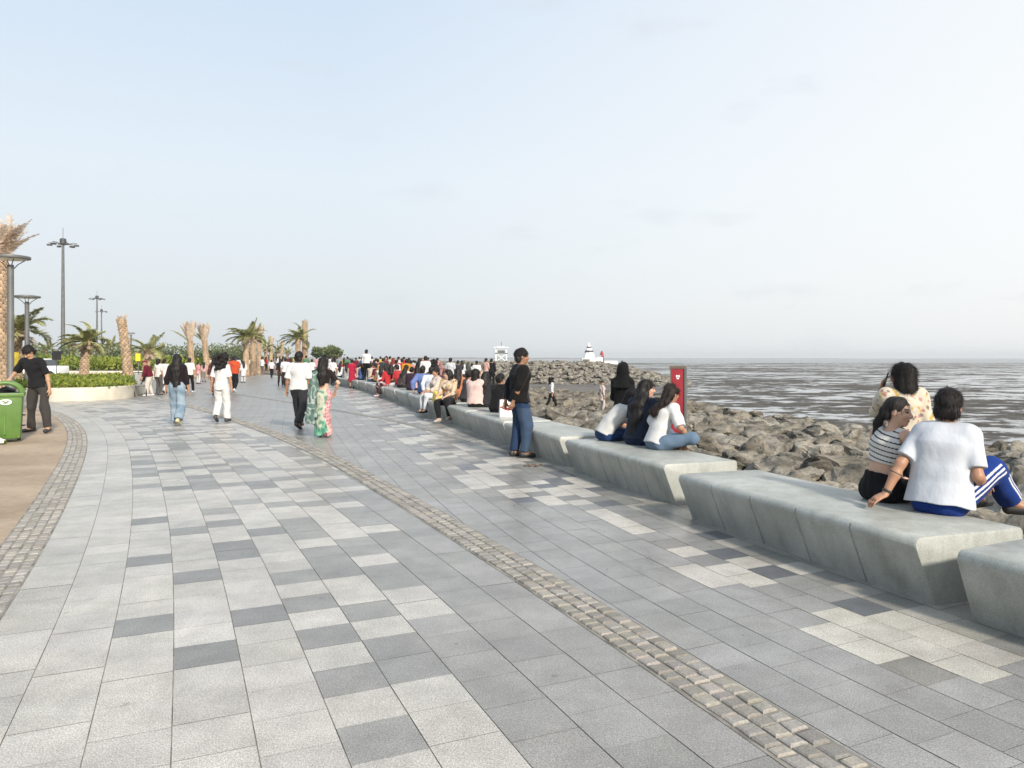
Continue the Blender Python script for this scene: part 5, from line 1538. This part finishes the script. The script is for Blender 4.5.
def sari_extra(root, S, put):
    F = Field(.02); pn = S['N'] - S['spine'] * .05 - S['lat'] * .13
    F.cap(pn + S['fwd'] * .09, pn - S['fwd'] * .075, .05, .05, 1.2, S['lat']).cap(pn - S['fwd'] * .075, V3(-.20, -.13, .95), .045, .05, 1.8, S['lat']).cap(V3(-.20, -.13, .95), V3(-.24, -.16, .30), .045, .045, 2.2, S['lat'], fb=True)
    put('sari_drape', F, patches([(.10, .17, .15), (.17, .25, .22), (.40, .46, .42), (.12, .19, .17)], 20, 2), 'cloth', fold=.014, freq=22)
person('woman in green and pink printed sari with dark blouse walking beside a man', gp(323, 437), 95, 1.58, 'f', feet=((-.07, .08, .085), (.07, -.08, .085)), hair='long', hair_l=.30, skin=SKIN_C,
       hands=((-.24, .05, .85), (.24, .10, .98)), ehint=((-.6, -1, 0), (1, -.6, -.2)), head=(.5, 0, 0), top=dict(paint=blouse_paint, e=.010, sleeve=.8, er=.010, crop=.05, fold=.003, name='blouse', nocollar=True),
       bottom=dict(kind='skirt', to=.03, r=.155, paint=sari_paint, name='sari', fold=.013, freq=16), shoes=(.10, .04, .04), vox=.009, extra=sari_extra)
person('man in black short sleeved shirt and dark grey trousers leaning over to the green bin', gp(39, 432.5), -95, 1.86, 'm', lean=.28, side=.16, feet=((-.26, .10, .085), (.20, -.06, .085)), skin=(.40, .24, .15),
       ftoe=((-.35, 1, 0), (.5, 1, 0)), hands=((-.32, .08, .74), (.40, .24, 1.08)), ehint=((-.8, -.6, 0), (.8, -.9, -.3)), head=(.25, -.62, -.05),
       top=dict(c=(.016, .016, .018), e=.028, sleeve=.9, er=.022, hem=.05, fold=.010), bottom=dict(c=(.058, .052, .048), e=.014, wide=.012, fold=.012), shoes=(.018, .018, .018), vox=.009)

# ------ seated crowd on the benches, from near to far
def on_bench(px, across=.5): return tuple(seat_at(px, across))
def bag_extra(root, S, put): pass
person('woman in black sitting on the bench beside the lip print bag', on_bench(496, .55), 50, 1.58, 'f', True, lean=.25, hair='bun', top=dict(c=(.010, .010, .011), e=.024, sleeve=1.9), bottom=dict(c=(.012, .012, .014)), vox=.012)
person('dark haired woman in pale pink top sitting on the bench, back turned', on_bench(475, .55), 62, 1.70, 'f', True, lean=.15, side=-.06, hair='bob', top=dict(c=(.74, .55, .50), e=.03, sleeve=.95, er=.03, fold=.012), bottom=dict(c=(.015, .015, .017)), vox=.012, build=1.15)
person('woman in cream floral dress perched on the bench edge with legs hanging to the paving', on_bench(450, .22), -118, 1.64, 'f', True, lean=.12, hair='long', hair_l=.3, feet=((-.22, .36, -.30), (.06, .42, -.36)), head=(.7, 0, 0), skin=SKIN_C,
       top=dict(paint=floral((.66, .52, .36), [(.35, .10, .06), (.50, .30, .08), (.25, .16, .10), (.72, .62, .50)], 130, (.015, .04), 9), e=.030, sleeve=1.4, er=.03), bottom=dict(c=(.018, .018, .02)), shoes=(.35, .33, .30), vox=.012, build=1.1)
person('woman in cream tunic holding a yellow bag beside the floral dress', on_bench(438, .35), -150, 1.66, 'f', True, lean=.1, hair='short', feet=((-.1, .45, -.3), (.1, .45, -.3)), head=(-.3, 0, 0), top=dict(c=(.66, .56, .48), e=.03, sleeve=1.6, er=.03), bottom=dict(c=(.72, .74, .76)), vox=.012)
person('person in long white shirt leaning back on the bench', on_bench(431, .6), 100, 1.66, 'm', True, lean=-.25, hair='short', hands=((-.25, -.28, .10), (.25, -.28, .10)), top=dict(c=(.66, .71, .80), e=.03, sleeve=1.8, er=.028), bottom=dict(c=(.25, .28, .33)), vox=.013)
person('person in light blue shirt leaning back on the bench, back turned', on_bench(424, .5), 75, 1.70, 'm', True, lean=-.2, hands=((-.25, -.28, .10), (.25, -.28, .10)), top=dict(c=(.16, .23, .50), e=.03, sleeve=1.8, er=.026), bottom=dict(c=(.04, .05, .08)), vox=.013, build=1.1)
person('woman in dark purple top sitting on the bench with a loose knot of hair', on_bench(411, .5), 80, 1.60, 'f', True, lean=.2, hair='bun', top=dict(c=(.045, .022, .040), e=.024, sleeve=1.9), bottom=dict(c=(.035, .018, .04)), vox=.013)
person('woman in dark patterned dress sitting on the bench, bent forward', on_bench(401, .55), 60, 1.58, 'f', True, lean=.5, hair='long', top=dict(paint=patches([(.02, .02, .022), (.10, .08, .07), (.03, .025, .03)], 22, 4), e=.03, sleeve=1.7), bottom=dict(c=(.02, .02, .02)), vox=.013)
person('woman in bright red jacket sitting at the bench edge with patterned trousers', on_bench(388, .3), 160, 1.64, 'f', True, lean=.22, hair='long', hair_l=.2, feet=((-.1, .42, -.36), (.1, .45, -.36)), top=dict(c=(.52, .035, .045), e=.03, sleeve=1.9, er=.02), bottom=dict(paint=patches([(.02, .02, .022), (.45, .15, .18), (.5, .4, .4), (.02, .02, .02)], 16, 2)), shoes=(.6, .5, .5), vox=.014)
person('woman in orange and tan scarf sitting on the bench near the standing man in white', on_bench(376, .55), 30, 1.60, 'f', True, lean=.3, hair='hijab', hair_c=(.42, .25, .12), top=dict(c=(.35, .17, .08), e=.03, sleeve=1.8), bottom=dict(c=(.02, .02, .02)), vox=.015)
person('man in white shirt and black trousers standing up on the bench', tuple(Vector(on_bench(366.5, .55))), 80, 1.55, 'm', hands=((-.26, .08, .80), (.14, .26, 1.02)), top=dict(c=(.78, .78, .78), e=.026, sleeve=1.7, hem=-.01), bottom=dict(c=(.012, .012, .014)), vox=.015)
person('girl in red dress standing on the paving in front of the far bench', gp(352, 388.3), 110, 1.50, 'f', hair='bun', top=dict(c=(.45, .02, .06), e=.02, sleeve=.7), bottom=dict(kind='skirt', to=.42, r=.20, c=(.42, .02, .05), name='dress_skirt'), shoes=(.02, .02, .02), vox=.015)

SEAT2 = [(484, .75, (.03, .03, .034), 'f', 'long', 'woman in black with long hair sitting between the pink top and the lip print bag'),
 (465.5, .8, (.05, .045, .05), 'f', 'bun', 'woman in dark top sitting half hidden left of the pink top'),
 (457.5, .85, (.52, .20, .10), 'f', 'long', 'woman in rust orange top sitting just right of the floral dress'),
 (444, .8, (.20, .09, .10), 'f', 'hijab', 'person in dark red scarf sitting between the floral dress and the cream tunic'),
 (418, .75, (.60, .36, .36), 'f', 'long', 'woman in rose top sitting between the purple top and the blue shirt'),
 (406, .8, (.72, .72, .72), 'm', 'short', 'man in white shirt sitting left of the purple top'),
 (394.5, .75, (.45, .08, .07), 'f', 'bun', 'woman in brick red top sitting behind the red jacket'),
 (383, .8, (.03, .03, .035), 'f', 'long', 'woman in black sitting between the red jacket and the tan scarf'),
 (371, .7, (.65, .55, .45), 'm', 'short', 'man in beige shirt sitting beside the feet of the man standing on the bench')]
for i_, (px, ac, ct, sx, hr_, lb) in enumerate(SEAT2):
    kw = dict(hair_c=tuple(q * .8 for q in ct)) if hr_ == 'hijab' else {}
    person(lb, on_bench(px, ac), (70, 40, 95, 60, 110)[i_ % 5], 1.58 + .04 * (i_ % 3), sx, True, lean=(.15, .3, .05)[i_ % 3], hair=hr_, top=dict(c=ct, e=.026, sleeve=(1.8, .9)[i_ % 2]), bottom=dict(c=(.03, .03, .035)), vox=.016, group='people sitting on the benches', **kw)

# white tote bag with a red lip print, standing on the bench next to the woman in black
pt = seat_at(508.5, .42)
b = MB(); b.box((0, 0, .17), (.36, .13, .34), taper=.92); ro = b.build('tote_bag', M['white'], None, bevel=.02, smooth=True); ro.location = pt; ro.rotation_euler = (0, 0, math.radians(12))
tag(ro, 'white tote bag printed with big red lips on the bench', 'bag')
V, Fc = [], []
for sgn, amp in ((1, 1.0), (-1, 1.15)):
    n0 = len(V)
    for i in range(17):
        x = -1 + i / 8.0; e_ = (1 - abs(x) ** 1.7); o_ = (.060 * e_ - (.020 * math.exp(-(x / .2) ** 2) if sgn > 0 else 0)) * amp; i_ = .010 * e_
        V += [(x * .175, -.0735, .20 + sgn * i_), (x * .175, -.0735, .20 + sgn * max(o_, .004 + i_ * .5))]
    for i in range(16): Fc.append([n0 + 2 * i, n0 + 2 * i + 2, n0 + 2 * i + 3, n0 + 2 * i + 1] if sgn > 0 else [n0 + 2 * i, n0 + 2 * i + 1, n0 + 2 * i + 3, n0 + 2 * i + 2])
o = mesh_np('lip_print', V, Fc, M['red'], False, parent=ro); md = o.modifiers.new('thick', 'SOLIDIFY'); md.thickness = .004
for yo in (-.05, .05):
    b = MB(); b.tube([(-.09, yo, .33), (-.08, yo, .46), (.0, yo, .52), (.08, yo, .46), (.09, yo, .33)], .011, 6); b.build('handle', M['black'], ro, True)
pt = seat_at(437, .1)
b = MB(); b.box((0, 0, .14), (.30, .10, .28), taper=.85); ro = b.build('handbag', simple('yellow_leather', (.66, .50, .12), .6), None, bevel=.02, smooth=True); ro.location = pt; ro.rotation_euler = (0, 0, .9)
tag(ro, 'yellow bag beside the floral dress on the bench edge', 'bag')
b = MB(); b.tube([(-.1, 0, .27), (-.07, 0, .37), (.07, 0, .37), (.1, 0, .27)], .010, 6); b.build('handle', simple('yellow_strap', (.5, .36, .08), .6), ro, True)


# ------ people on the shore and rocks
def on_shore(px, d, ytop, label, ang, dz=.0, clear=.45, **kw):
    x, y = px_at(px, d); z = shore_z(x, y) + dz if x > bx(y) + .9 else 0.0
    H = CAM_H - (ytop - HOR) / F_PX * d - z
    if x > bx(y) + .9: KEEP_CLEAR.append((x, y, clear))
    return person(label, (x, y, z), ang, H / 1.05, vox=.012 if d < 25 else .018, **kw)


on_shore(551, 39.5, 376.5, 'young man in white shirt and black trousers stepping across the rocks', 5, dz=-.02, clear=1.0, sex='m', hair='curly', **WALK(.36, -.34), lean=.1, top=dict(c=(.74, .74, .73), sleeve=1.6, e=.02), bottom=dict(c=(.015, .015, .016)))
on_shore(602, 38, 380, 'woman in pale pink long top with dark cap standing on the rocks behind the headscarf', 20, dz=-.02, clear=1.0, sex='f', hair='cap', top=dict(c=(.66, .55, .50), sleeve=1.8, e=.03, hem=.3), bottom=dict(c=(.60, .52, .48)))
CRW = [  # px, distance, head top row, facing, sex, hair, top, bottom, label
 (486, 44, 357.5, 40, 'm', 'short', (.66, .42, .36), (.05, .04, .05), 'man in pale pink shirt standing beyond the benches, left of the man in black'),
 (491.5, 44, 357.8, 70, 'm', 'short', (.015, .015, .017), (.015, .015, .016), 'man all in black standing beyond the benches near the watch tower'),
 (476.5, 40, 360, 85, 'm', 'short', (.78, .78, .77), (.02, .02, .022), 'man in white shirt and black trousers standing above the pink top'),
 (462, 42, 359.6, 100, 'f', 'long', (.72, .72, .74), (.05, .05, .06), 'woman in white with long hair standing among the crowd, thin and tall'),
 (450.5, 38, 356.8, 75, 'm', 'short', (.60, .62, .64), (.05, .055, .07), 'man in grey and white shirt, tallest head behind the floral dress'),
 (458, 40, 359.5, 60, 'f', 'bun', (.05, .05, .06), (.03, .03, .03), 'woman in dark clothes just right of the man in grey and white'),
 (441, 41, 360.5, 80, 'f', 'hijab', (.45, .25, .24), (.3, .2, .2), 'woman with dusty pink scarf behind the cream tunic'),
 (434, 36, 358.2, 70, 'f', 'curly', (.03, .028, .03), (.03, .03, .03), 'bushy haired woman in black standing behind the white shirt'),
 (425.5, 38, 355, 85, 'm', 'short', (.78, .78, .78), (.04, .04, .05), 'man in white shirt, highest head above the blue shirt'),
 (419.5, 40, 357.2, 60, 'f', 'long', (.03, .025, .03), (.03, .03, .03), 'dark haired woman in black left of the highest white shirt'),
 (411, 42, 359.5, 80, 'f', 'bun', (.55, .25, .22), (.2, .1, .1), 'woman in coral top behind the purple top'),
 (406.5, 40, 358.2, 90, 'm', 'short', (.62, .28, .02), (.05, .04, .03), 'person in orange yellow top among the crowd'),
 (402, 41, 357.5, 100, 'm', 'short', (.50, .03, .04), (.04, .03, .03), 'person in red top left of the orange yellow top'),
 (396.5, 38, 358.8, 60, 'm', 'short', (.76, .76, .76), (.20, .18, .15), 'man in white shirt bending left of the red top'),
 (393, 44, 356.8, 70, 'f', 'hijab', (.25, .06, .05), (.05, .04, .04), 'woman with rust red scarf behind the bending white shirt'),
 (383, 46, 357.3, 85, 'm', 'short', (.05, .05, .055), (.03, .03, .03), 'man in dark shirt between the standing white shirt and the rust red scarf'),
 (378, 48, 358.2, 85, 'f', 'bun', (.30, .10, .12), (.05, .04, .04), 'woman in maroon top beside the man standing on the bench'),
 (373.5, 50, 358.8, 60, 'f', 'long', (.03, .03, .03), (.03, .03, .03), 'small woman in black right beside the man standing on the bench'),
 (468, 50, 361, 60, 'f', 'hijab', (.10, .12, .10), (.05, .05, .05), 'woman in dark green scarf between two white shirts'),
 (447, 52, 361, 100, 'm', 'short', (.35, .38, .42), (.05, .05, .05), 'man in grey shirt half hidden behind the grey and white shirt'),
 (430, 54, 360, 80, 'm', 'short', (.10, .12, .2), (.05, .05, .05), 'man in dark blue shirt half hidden behind the bushy haired woman'),
 (415, 56, 360, 80, 'm', 'short', (.5, .5, .5), (.05, .05, .05), 'man in pale grey shirt far back behind the coral top'),
]
HC = {'hijab': None}
for i, (px, d, yt, a_, sx, hr_, ct, cb, lb) in enumerate(CRW):
    kw = dict(sex=sx, hair=hr_, top=dict(c=ct, sleeve=(.9, 1.7)[i % 2], e=.024), bottom=dict(c=cb) if i % 4 else dict(c=cb, wide=.02), group='people standing beyond the benches')
    if hr_ == 'hijab': kw['hair_c'] = tuple(c_ * .8 for c_ in ct)
    if i % 3 == 0: kw['hands'] = ((-.24, .12, .95), (.10, .30, 1.12))
    if i % 5 == 2: kw['lean'] = .15
    on_shore(px, d, yt, lb, a_, dz=.12, **kw)

# ------ walkers and groups farther up the promenade
def walker(px, py, ytop, label, ang, i=0, **kw):
    p = gp(px, py); d = p[1]; H = CAM_H - (ytop - HOR) / F_PX * d
    w = (WALK(.2, -.2), WALK2(.2, -.2), {})[i % 3]
    return person(label, p, ang, H / 1.05, vox=.013 if d < 30 else .018, **{**w, **kw})


walker(234, 392.5, 354.8, 'man in orange red shirt and black trousers walking away right of the white outfit', 92, 0, sex='m', top=dict(c=(.55, .085, .03), e=.028, sleeve=.9), bottom=dict(c=(.015, .015, .016)), shoes=(.6, .6, .6), build=1.1)
walker(189.5, 393, 357, 'man in white shirt and black trousers walking right of the woman in jeans', 88, 1, sex='m', top=dict(c=(.78, .77, .72), e=.03, sleeve=.9), bottom=dict(c=(.015, .015, .016)), shoes=(.5, .5, .5))
walker(214, 396, 356.5, 'woman in dark printed dress half hidden behind the white outfit', 95, 0, sex='f', hair='long', top=dict(paint=patches([(.02, .02, .02), (.30, .08, .08), (.05, .03, .03)], 14, 3), e=.026, sleeve=1.6), bottom=dict(paint=patches([(.02, .02, .02), (.35, .12, .10), (.05, .03, .03)], 14, 3)))
walker(149.5, 396, 358.8, 'person in maroon top and white trousers bending over the stroller', 200, 2, sex='m', hair='cap', hair_c=(.20, .02, .035), lean=.35, feet=((-.12, .1, .085), (.12, -.1, .085)), hands=((-.25, .3, .85), (.15, .35, .85)), top=dict(c=(.13, .012, .025), e=.045, sleeve=1.7, er=.035, hem=.02), bottom=dict(c=(.68, .62, .56), e=.03), shoes=(.6, .6, .6), build=1.15)
walker(158.5, 395, 357.5, 'person in white top with black hair standing right of the maroon top', 70, 2, sex='f', hair='bob', top=dict(c=(.76, .72, .68), e=.03, sleeve=.9, hem=.1), bottom=dict(c=(.10, .09, .09)), shoes=(.05, .05, .05))
walker(164.5, 394, 358, 'person in long white kurta beside the woman in jeans', 80, 0, sex='m', top=dict(c=(.76, .75, .72), e=.03, sleeve=1.8, hem=.45, flare=.05), bottom=dict(c=(.74, .73, .70)))
walker(285.5, 387, 357, 'man in white shirt and dark trousers walking left of the couple', 92, 0, sex='m', top=dict(c=(.76, .76, .77), e=.028, sleeve=.9), bottom=dict(c=(.022, .026, .032)), build=1.08)
walker(291, 385, 357.5, 'person in blue trousers half hidden between the white shirts', 88, 1, sex='f', hair='long', top=dict(c=(.62, .58, .58), e=.02, sleeve=.9), bottom=dict(c=(.10, .14, .25)))
walker(280.5, 386, 358, 'dark clothed person just left of the white shirt ahead of the couple', 96, 1, sex='f', hair='long', top=dict(c=(.03, .025, .03), e=.02, sleeve=1.5), bottom=dict(c=(.08, .05, .05)))
walker(271.5, 378, 359.3, 'small figure in white top and black trousers alone in the middle of the promenade', 90, 0, sex='m', top=dict(c=(.78, .78, .78), e=.024, sleeve=.9), bottom=dict(c=(.015, .015, .016)))
walker(243.5, 383, 360.5, 'person in white beside the three close palms', 120, 2, sex='f', hair='long', top=dict(c=(.72, .72, .72), e=.03, sleeve=1.6, hem=.4), bottom=dict(c=(.6, .6, .6)))
walker(198, 384, 361, 'person in pink top standing by the tied up palms', 60, 2, sex='f', hair='bun', top=dict(c=(.66, .30, .30), e=.028, sleeve=.9, hem=.2), bottom=dict(c=(.66, .62, .58)))
walker(204, 382, 361.5, 'person in pale rose top by the tied up palms, farther right', 100, 2, sex='f', hair='long', top=dict(c=(.60, .38, .36), e=.028, sleeve=1.4), bottom=dict(c=(.3, .25, .25)))
walker(341, 384, 360.5, 'person in red top with back turned left of the girl in red dress', 85, 1, sex='f', hair='bun', top=dict(c=(.46, .03, .06), e=.026, sleeve=1.4), bottom=dict(c=(.05, .04, .05)))
walker(332.5, 386, 358, 'person in white shirt and black trousers right of the woman in sari', 85, 0, sex='m', top=dict(c=(.78, .78, .76), e=.026, sleeve=.9), bottom=dict(c=(.02, .02, .022)))
walker(312, 382, 358.5, 'man in white shirt half hidden between the couple', 85, 1, sex='m', top=dict(c=(.72, .73, .74), e=.026, sleeve=.9), bottom=dict(c=(.03, .03, .035)))

# ------ far crowd: copies of six small figures, recoloured
PROTO = []
def proto(**kw):
    r_ = person('x', (0, 0, -60), 90, 1.66, vox=.024, shoes=None, **kw); PROTO.append(r_); return r_
W1 = (1, 1, 1)
for o_ in (dict(sex='m', top=dict(c=W1, e=.024, sleeve=.9), bottom=dict(c=W1), **WALK(.18, -.18)), dict(sex='f', hair='long', top=dict(c=W1, e=.024, sleeve=1.6), bottom=dict(c=W1)),
           dict(sex='m', top=dict(c=W1, e=.028, sleeve=1.7), bottom=dict(c=W1), hands=((-.25, .1, .9), (.1, .3, 1.1))), dict(sex='f', hair='bun', top=dict(c=W1, e=.02, sleeve=1.2, hem=.35, flare=.04), bottom=dict(c=W1), **WALK2(.14, -.14))):
    proto(**o_)
proto(sex='f', sit=True, hair='long', top=dict(c=W1, e=.024, sleeve=1.6), bottom=dict(c=W1))
proto(sex='m', sit=True, lean=.2, top=dict(c=W1, e=.026, sleeve=.9), bottom=dict(c=W1))
KIDS = {r_.name: [c_ for c_ in bpy.data.objects if c_.parent == r_] for r_ in PROTO}
used = set()
def far_person(px, d, H, label, i, top, bot, ang=90, z=0.0, group='people far up the promenade'):
    src = PROTO[i % len(PROTO)]; x, y = px_at(px, d)
    root = src.copy(); COL.objects.link(root)
    root.location = (x, y, z); root.rotation_euler = (0, 0, math.radians(ang - 90)); s_ = H / 1.66; root.scale = (s_, s_, s_)
    tag(root, label, 'person', group)
    for c_ in KIDS[src.name]:
        n_ = c_.copy(); COL.objects.link(n_); n_.parent = root
        nm = c_.name.split('.')[0]
        if nm == 'shirt': n_.color = (*top, 1)
        elif nm == 'trousers': n_.color = (*bot, 1)


FC = [('white', (.76, .76, .76)), ('black', (.02, .02, .022)), ('red', (.45, .04, .05)), ('pink', (.6, .35, .35)), ('blue', (.08, .14, .32)), ('grey', (.3, .31, .33)), ('yellow', (.6, .45, .08)), ('maroon', (.16, .02, .04)), ('green', (.10, .22, .12)), ('cream', (.62, .56, .46))]
FB = [('black', (.02, .02, .022)), ('blue', (.06, .09, .16)), ('white', (.68, .68, .68)), ('grey', (.16, .16, .17))]
r_ = random.Random(21); seen = set()
SPOT = [(px, d) for px, d in ((331, 62), (335.5, 70), (339, 66), (344, 74), (347.5, 60), (350, 80), (356, 66), (359.5, 72), (362, 58), (328, 84), (324, 76), (320, 90), (316.5, 82), (309, 95), (303, 88), (297, 70), (294.5, 92), (288, 98), (283, 80), (277, 92), (266, 84), (262, 70), (273.5, 105), (256, 78), (251, 88), (238.5, 72), (232, 82), (226, 75), (217.5, 70), (210, 66), (206, 84), (200.5, 74), (194, 70), (185, 64), (181, 74), (171, 62), (167, 72), (236, 95), (229, 100), (306, 62), (343, 88), (353.5, 90), (369, 62), (372, 70), (380.5, 64), (386.5, 60), (389.5, 70))]
for i, (px, d) in enumerate(SPOT):
    (tn, tc), (bn, bc) = FC[r_.choice((0, 0, 0, 1, 1, 2, 3, 4, 5, 6, 7, 8, 9))], FB[r_.choice((0, 0, 0, 1, 2, 3))]
    where = 'near the far palms on the left' if px < 240 else 'in the middle of the far promenade' if px < 300 else 'behind the couple at the far end' if px < 331 else 'in the far crowd by the benches'
    lb = 'tiny far figure in %s top and %s trousers %s' % (tn, bn, where)
    x, y = px_at(px, d)
    far_person(px, d, r_.uniform(1.55, 1.74), lb, r_.randrange(4), tc, bc, r_.choice((90, 90, -90, 60, 120)), 0.0 if x < bx(d) + 1 else shore_z(x, d) + .25)
for i, px in enumerate((340, 343, 346.5, 349, 355, 358.5, 362.5, 377.5, 381, 387, 391, 399)):
    P_ = seat_at(px, (.45, .7)[i % 2]); (tn, tc), (bn, bc) = FC[(0, 2, 5, 1, 3, 9, 4, 7, 0, 1, 6, 2)[i]], FB[i % 3]
    far_person(px, P_.y, 1.6 + .03 * (i % 4), 'tiny figure in %s top and %s trousers sitting on the far benches' % (tn, bn), 4 + i % 2, tc, bc, (90, 60, 110, 150)[i % 4], P_.z, 'people sitting on the benches')
for i, (px, d) in enumerate(((376, 56), (385.5, 52), (390, 58), (398.5, 54), (404, 60), (409, 50), (413.5, 62), (422, 52), (428, 58), (437.5, 54), (444.5, 60), (454, 56), (465, 58), (472, 52), (481, 60), (388, 64), (401, 66), (417, 64), (433, 66), (449, 64), (460, 66), (470, 64))):
    (tn, tc), (bn, bc) = FC[r_.choice((0, 0, 1, 1, 2, 3, 5, 7, 9, 8))], FB[r_.choice((0, 0, 1, 3))]; x, y = px_at(px, d)
    far_person(px, d, r_.uniform(1.52, 1.72), 'small figure in %s top and %s trousers in the dense crowd beyond the benches' % (tn, bn), r_.randrange(4), tc, bc, r_.choice((90, 60, 120, -60)), min(0, shore_z(x, d) + .22), 'people standing beyond the benches')
for i, px in enumerate((506, 553.5, 622)):
    x, y = px_at(px, 86); tc = FC[(1, 5, 1)[i]]; far_person(px, 84, 1.55, 'tiny figure in %s top on the far breakwater, %s' % (tc[0], ('behind the standing man', 'above the young man crossing the rocks', 'above the black headscarf')[i]), i, tc[1], (.02, .02, .02), 60, -.25, 'people on the breakwater')
for r_0 in PROTO:
    for c_ in KIDS[r_0.name]: bpy.data.objects.remove(c_)
    bpy.data.objects.remove(r_0)
# ------------------------------------------------------------------ strew the boulders
def boulders():
    items, grid = [], {}
    def ok(x, y, r):
        gx, gy = int(x // 1.2), int(y // 1.2)
        for i in range(gx - 1, gx + 2):
            for j in range(gy - 1, gy + 2):
                for (a, b_, q) in grid.get((i, j), ()):
                    if math.hypot(a - x, b_ - y) < .66 * (r + q): return False
        for a, b_, q in KEEP_CLEAR:
            if math.hypot(a - x, b_ - y) < q + r * .75: return False
        return True
    r_ = random.Random(11)
    for tries in range(42000):
        y = r_.uniform(1.5, 74) if tries % 3 else r_.uniform(1.5, 30)
        big = tries < 9000
        r = r_.uniform(.52, .85) if big else r_.uniform(.24, .5)
        x0, x1 = bx(y) + 1.02 + r * .75, XB(y) + r_.uniform(-.6, .9)
        x = r_.uniform(x0, x1)
        if abs(x / y) > .72 and y > 3: continue
        if y > 42 and x < XB(y) - 9: continue
        if ok(x, y, r):
            grid.setdefault((int(x // 1.2), int(y // 1.2)), []).append((x, y, r))
            items.append((r / y, x, y, shore_z(x, y) + r * .12, r, r_.uniform(0, 6.3), r_.uniform(-.35, .35), r_.randrange(12)))
    items.sort(reverse=True)
    near, rest = items[:285], items[285:]
    for i, (_, x, y, z, r, a, t, ix) in enumerate(near):
        o = link_mesh('boulder', ROCKS[ix], loc=(x, y, z))
        o.scale = (r * r_.uniform(.95, 1.2), r, r * r_.uniform(.8, 1.0)); o.rotation_euler = (t, r_.uniform(-.25, .25), a)
        tag(o, 'rough grey brown boulder in the heap between the benches and the mudflat', 'boulder', 'boulders of the sea defence')
    o = merged_rocks('boulder_heap', [(x, y, z, r * .95, a, t, ix) for (_, x, y, z, r, a, t, ix) in rest])
    o['label'] = 'far part of the boulder heap between the benches and the mudflat'
    print('boulders', len(items))


boulders()
# ------------------------------------------------------------------ sea haze: one even body of air round everything
V = [(x, y, z) for z in (-2.1, 30) for x, y in ((-4200, -120), (4200, -120), (4200, 5200), (-4200, 5200))]
k = NB('sea_haze'); k.t.nodes.remove(k.b)
pv = k.t.nodes.new('ShaderNodeVolumePrincipled'); pv.inputs['Density'].default_value = 0.00028; pv.inputs['Color'].default_value = (.92, .95, .97, 1); pv.inputs['Anisotropy'].default_value = 0.2
k.l(pv.outputs[0], k.t.nodes['Material Output'].inputs['Volume'])
tag(mesh_np('haze', V, [[0, 3, 2, 1], [4, 5, 6, 7], [0, 1, 5, 4], [1, 2, 6, 5], [2, 3, 7, 6], [3, 0, 4, 7]], k.m, False), kind='stuff')
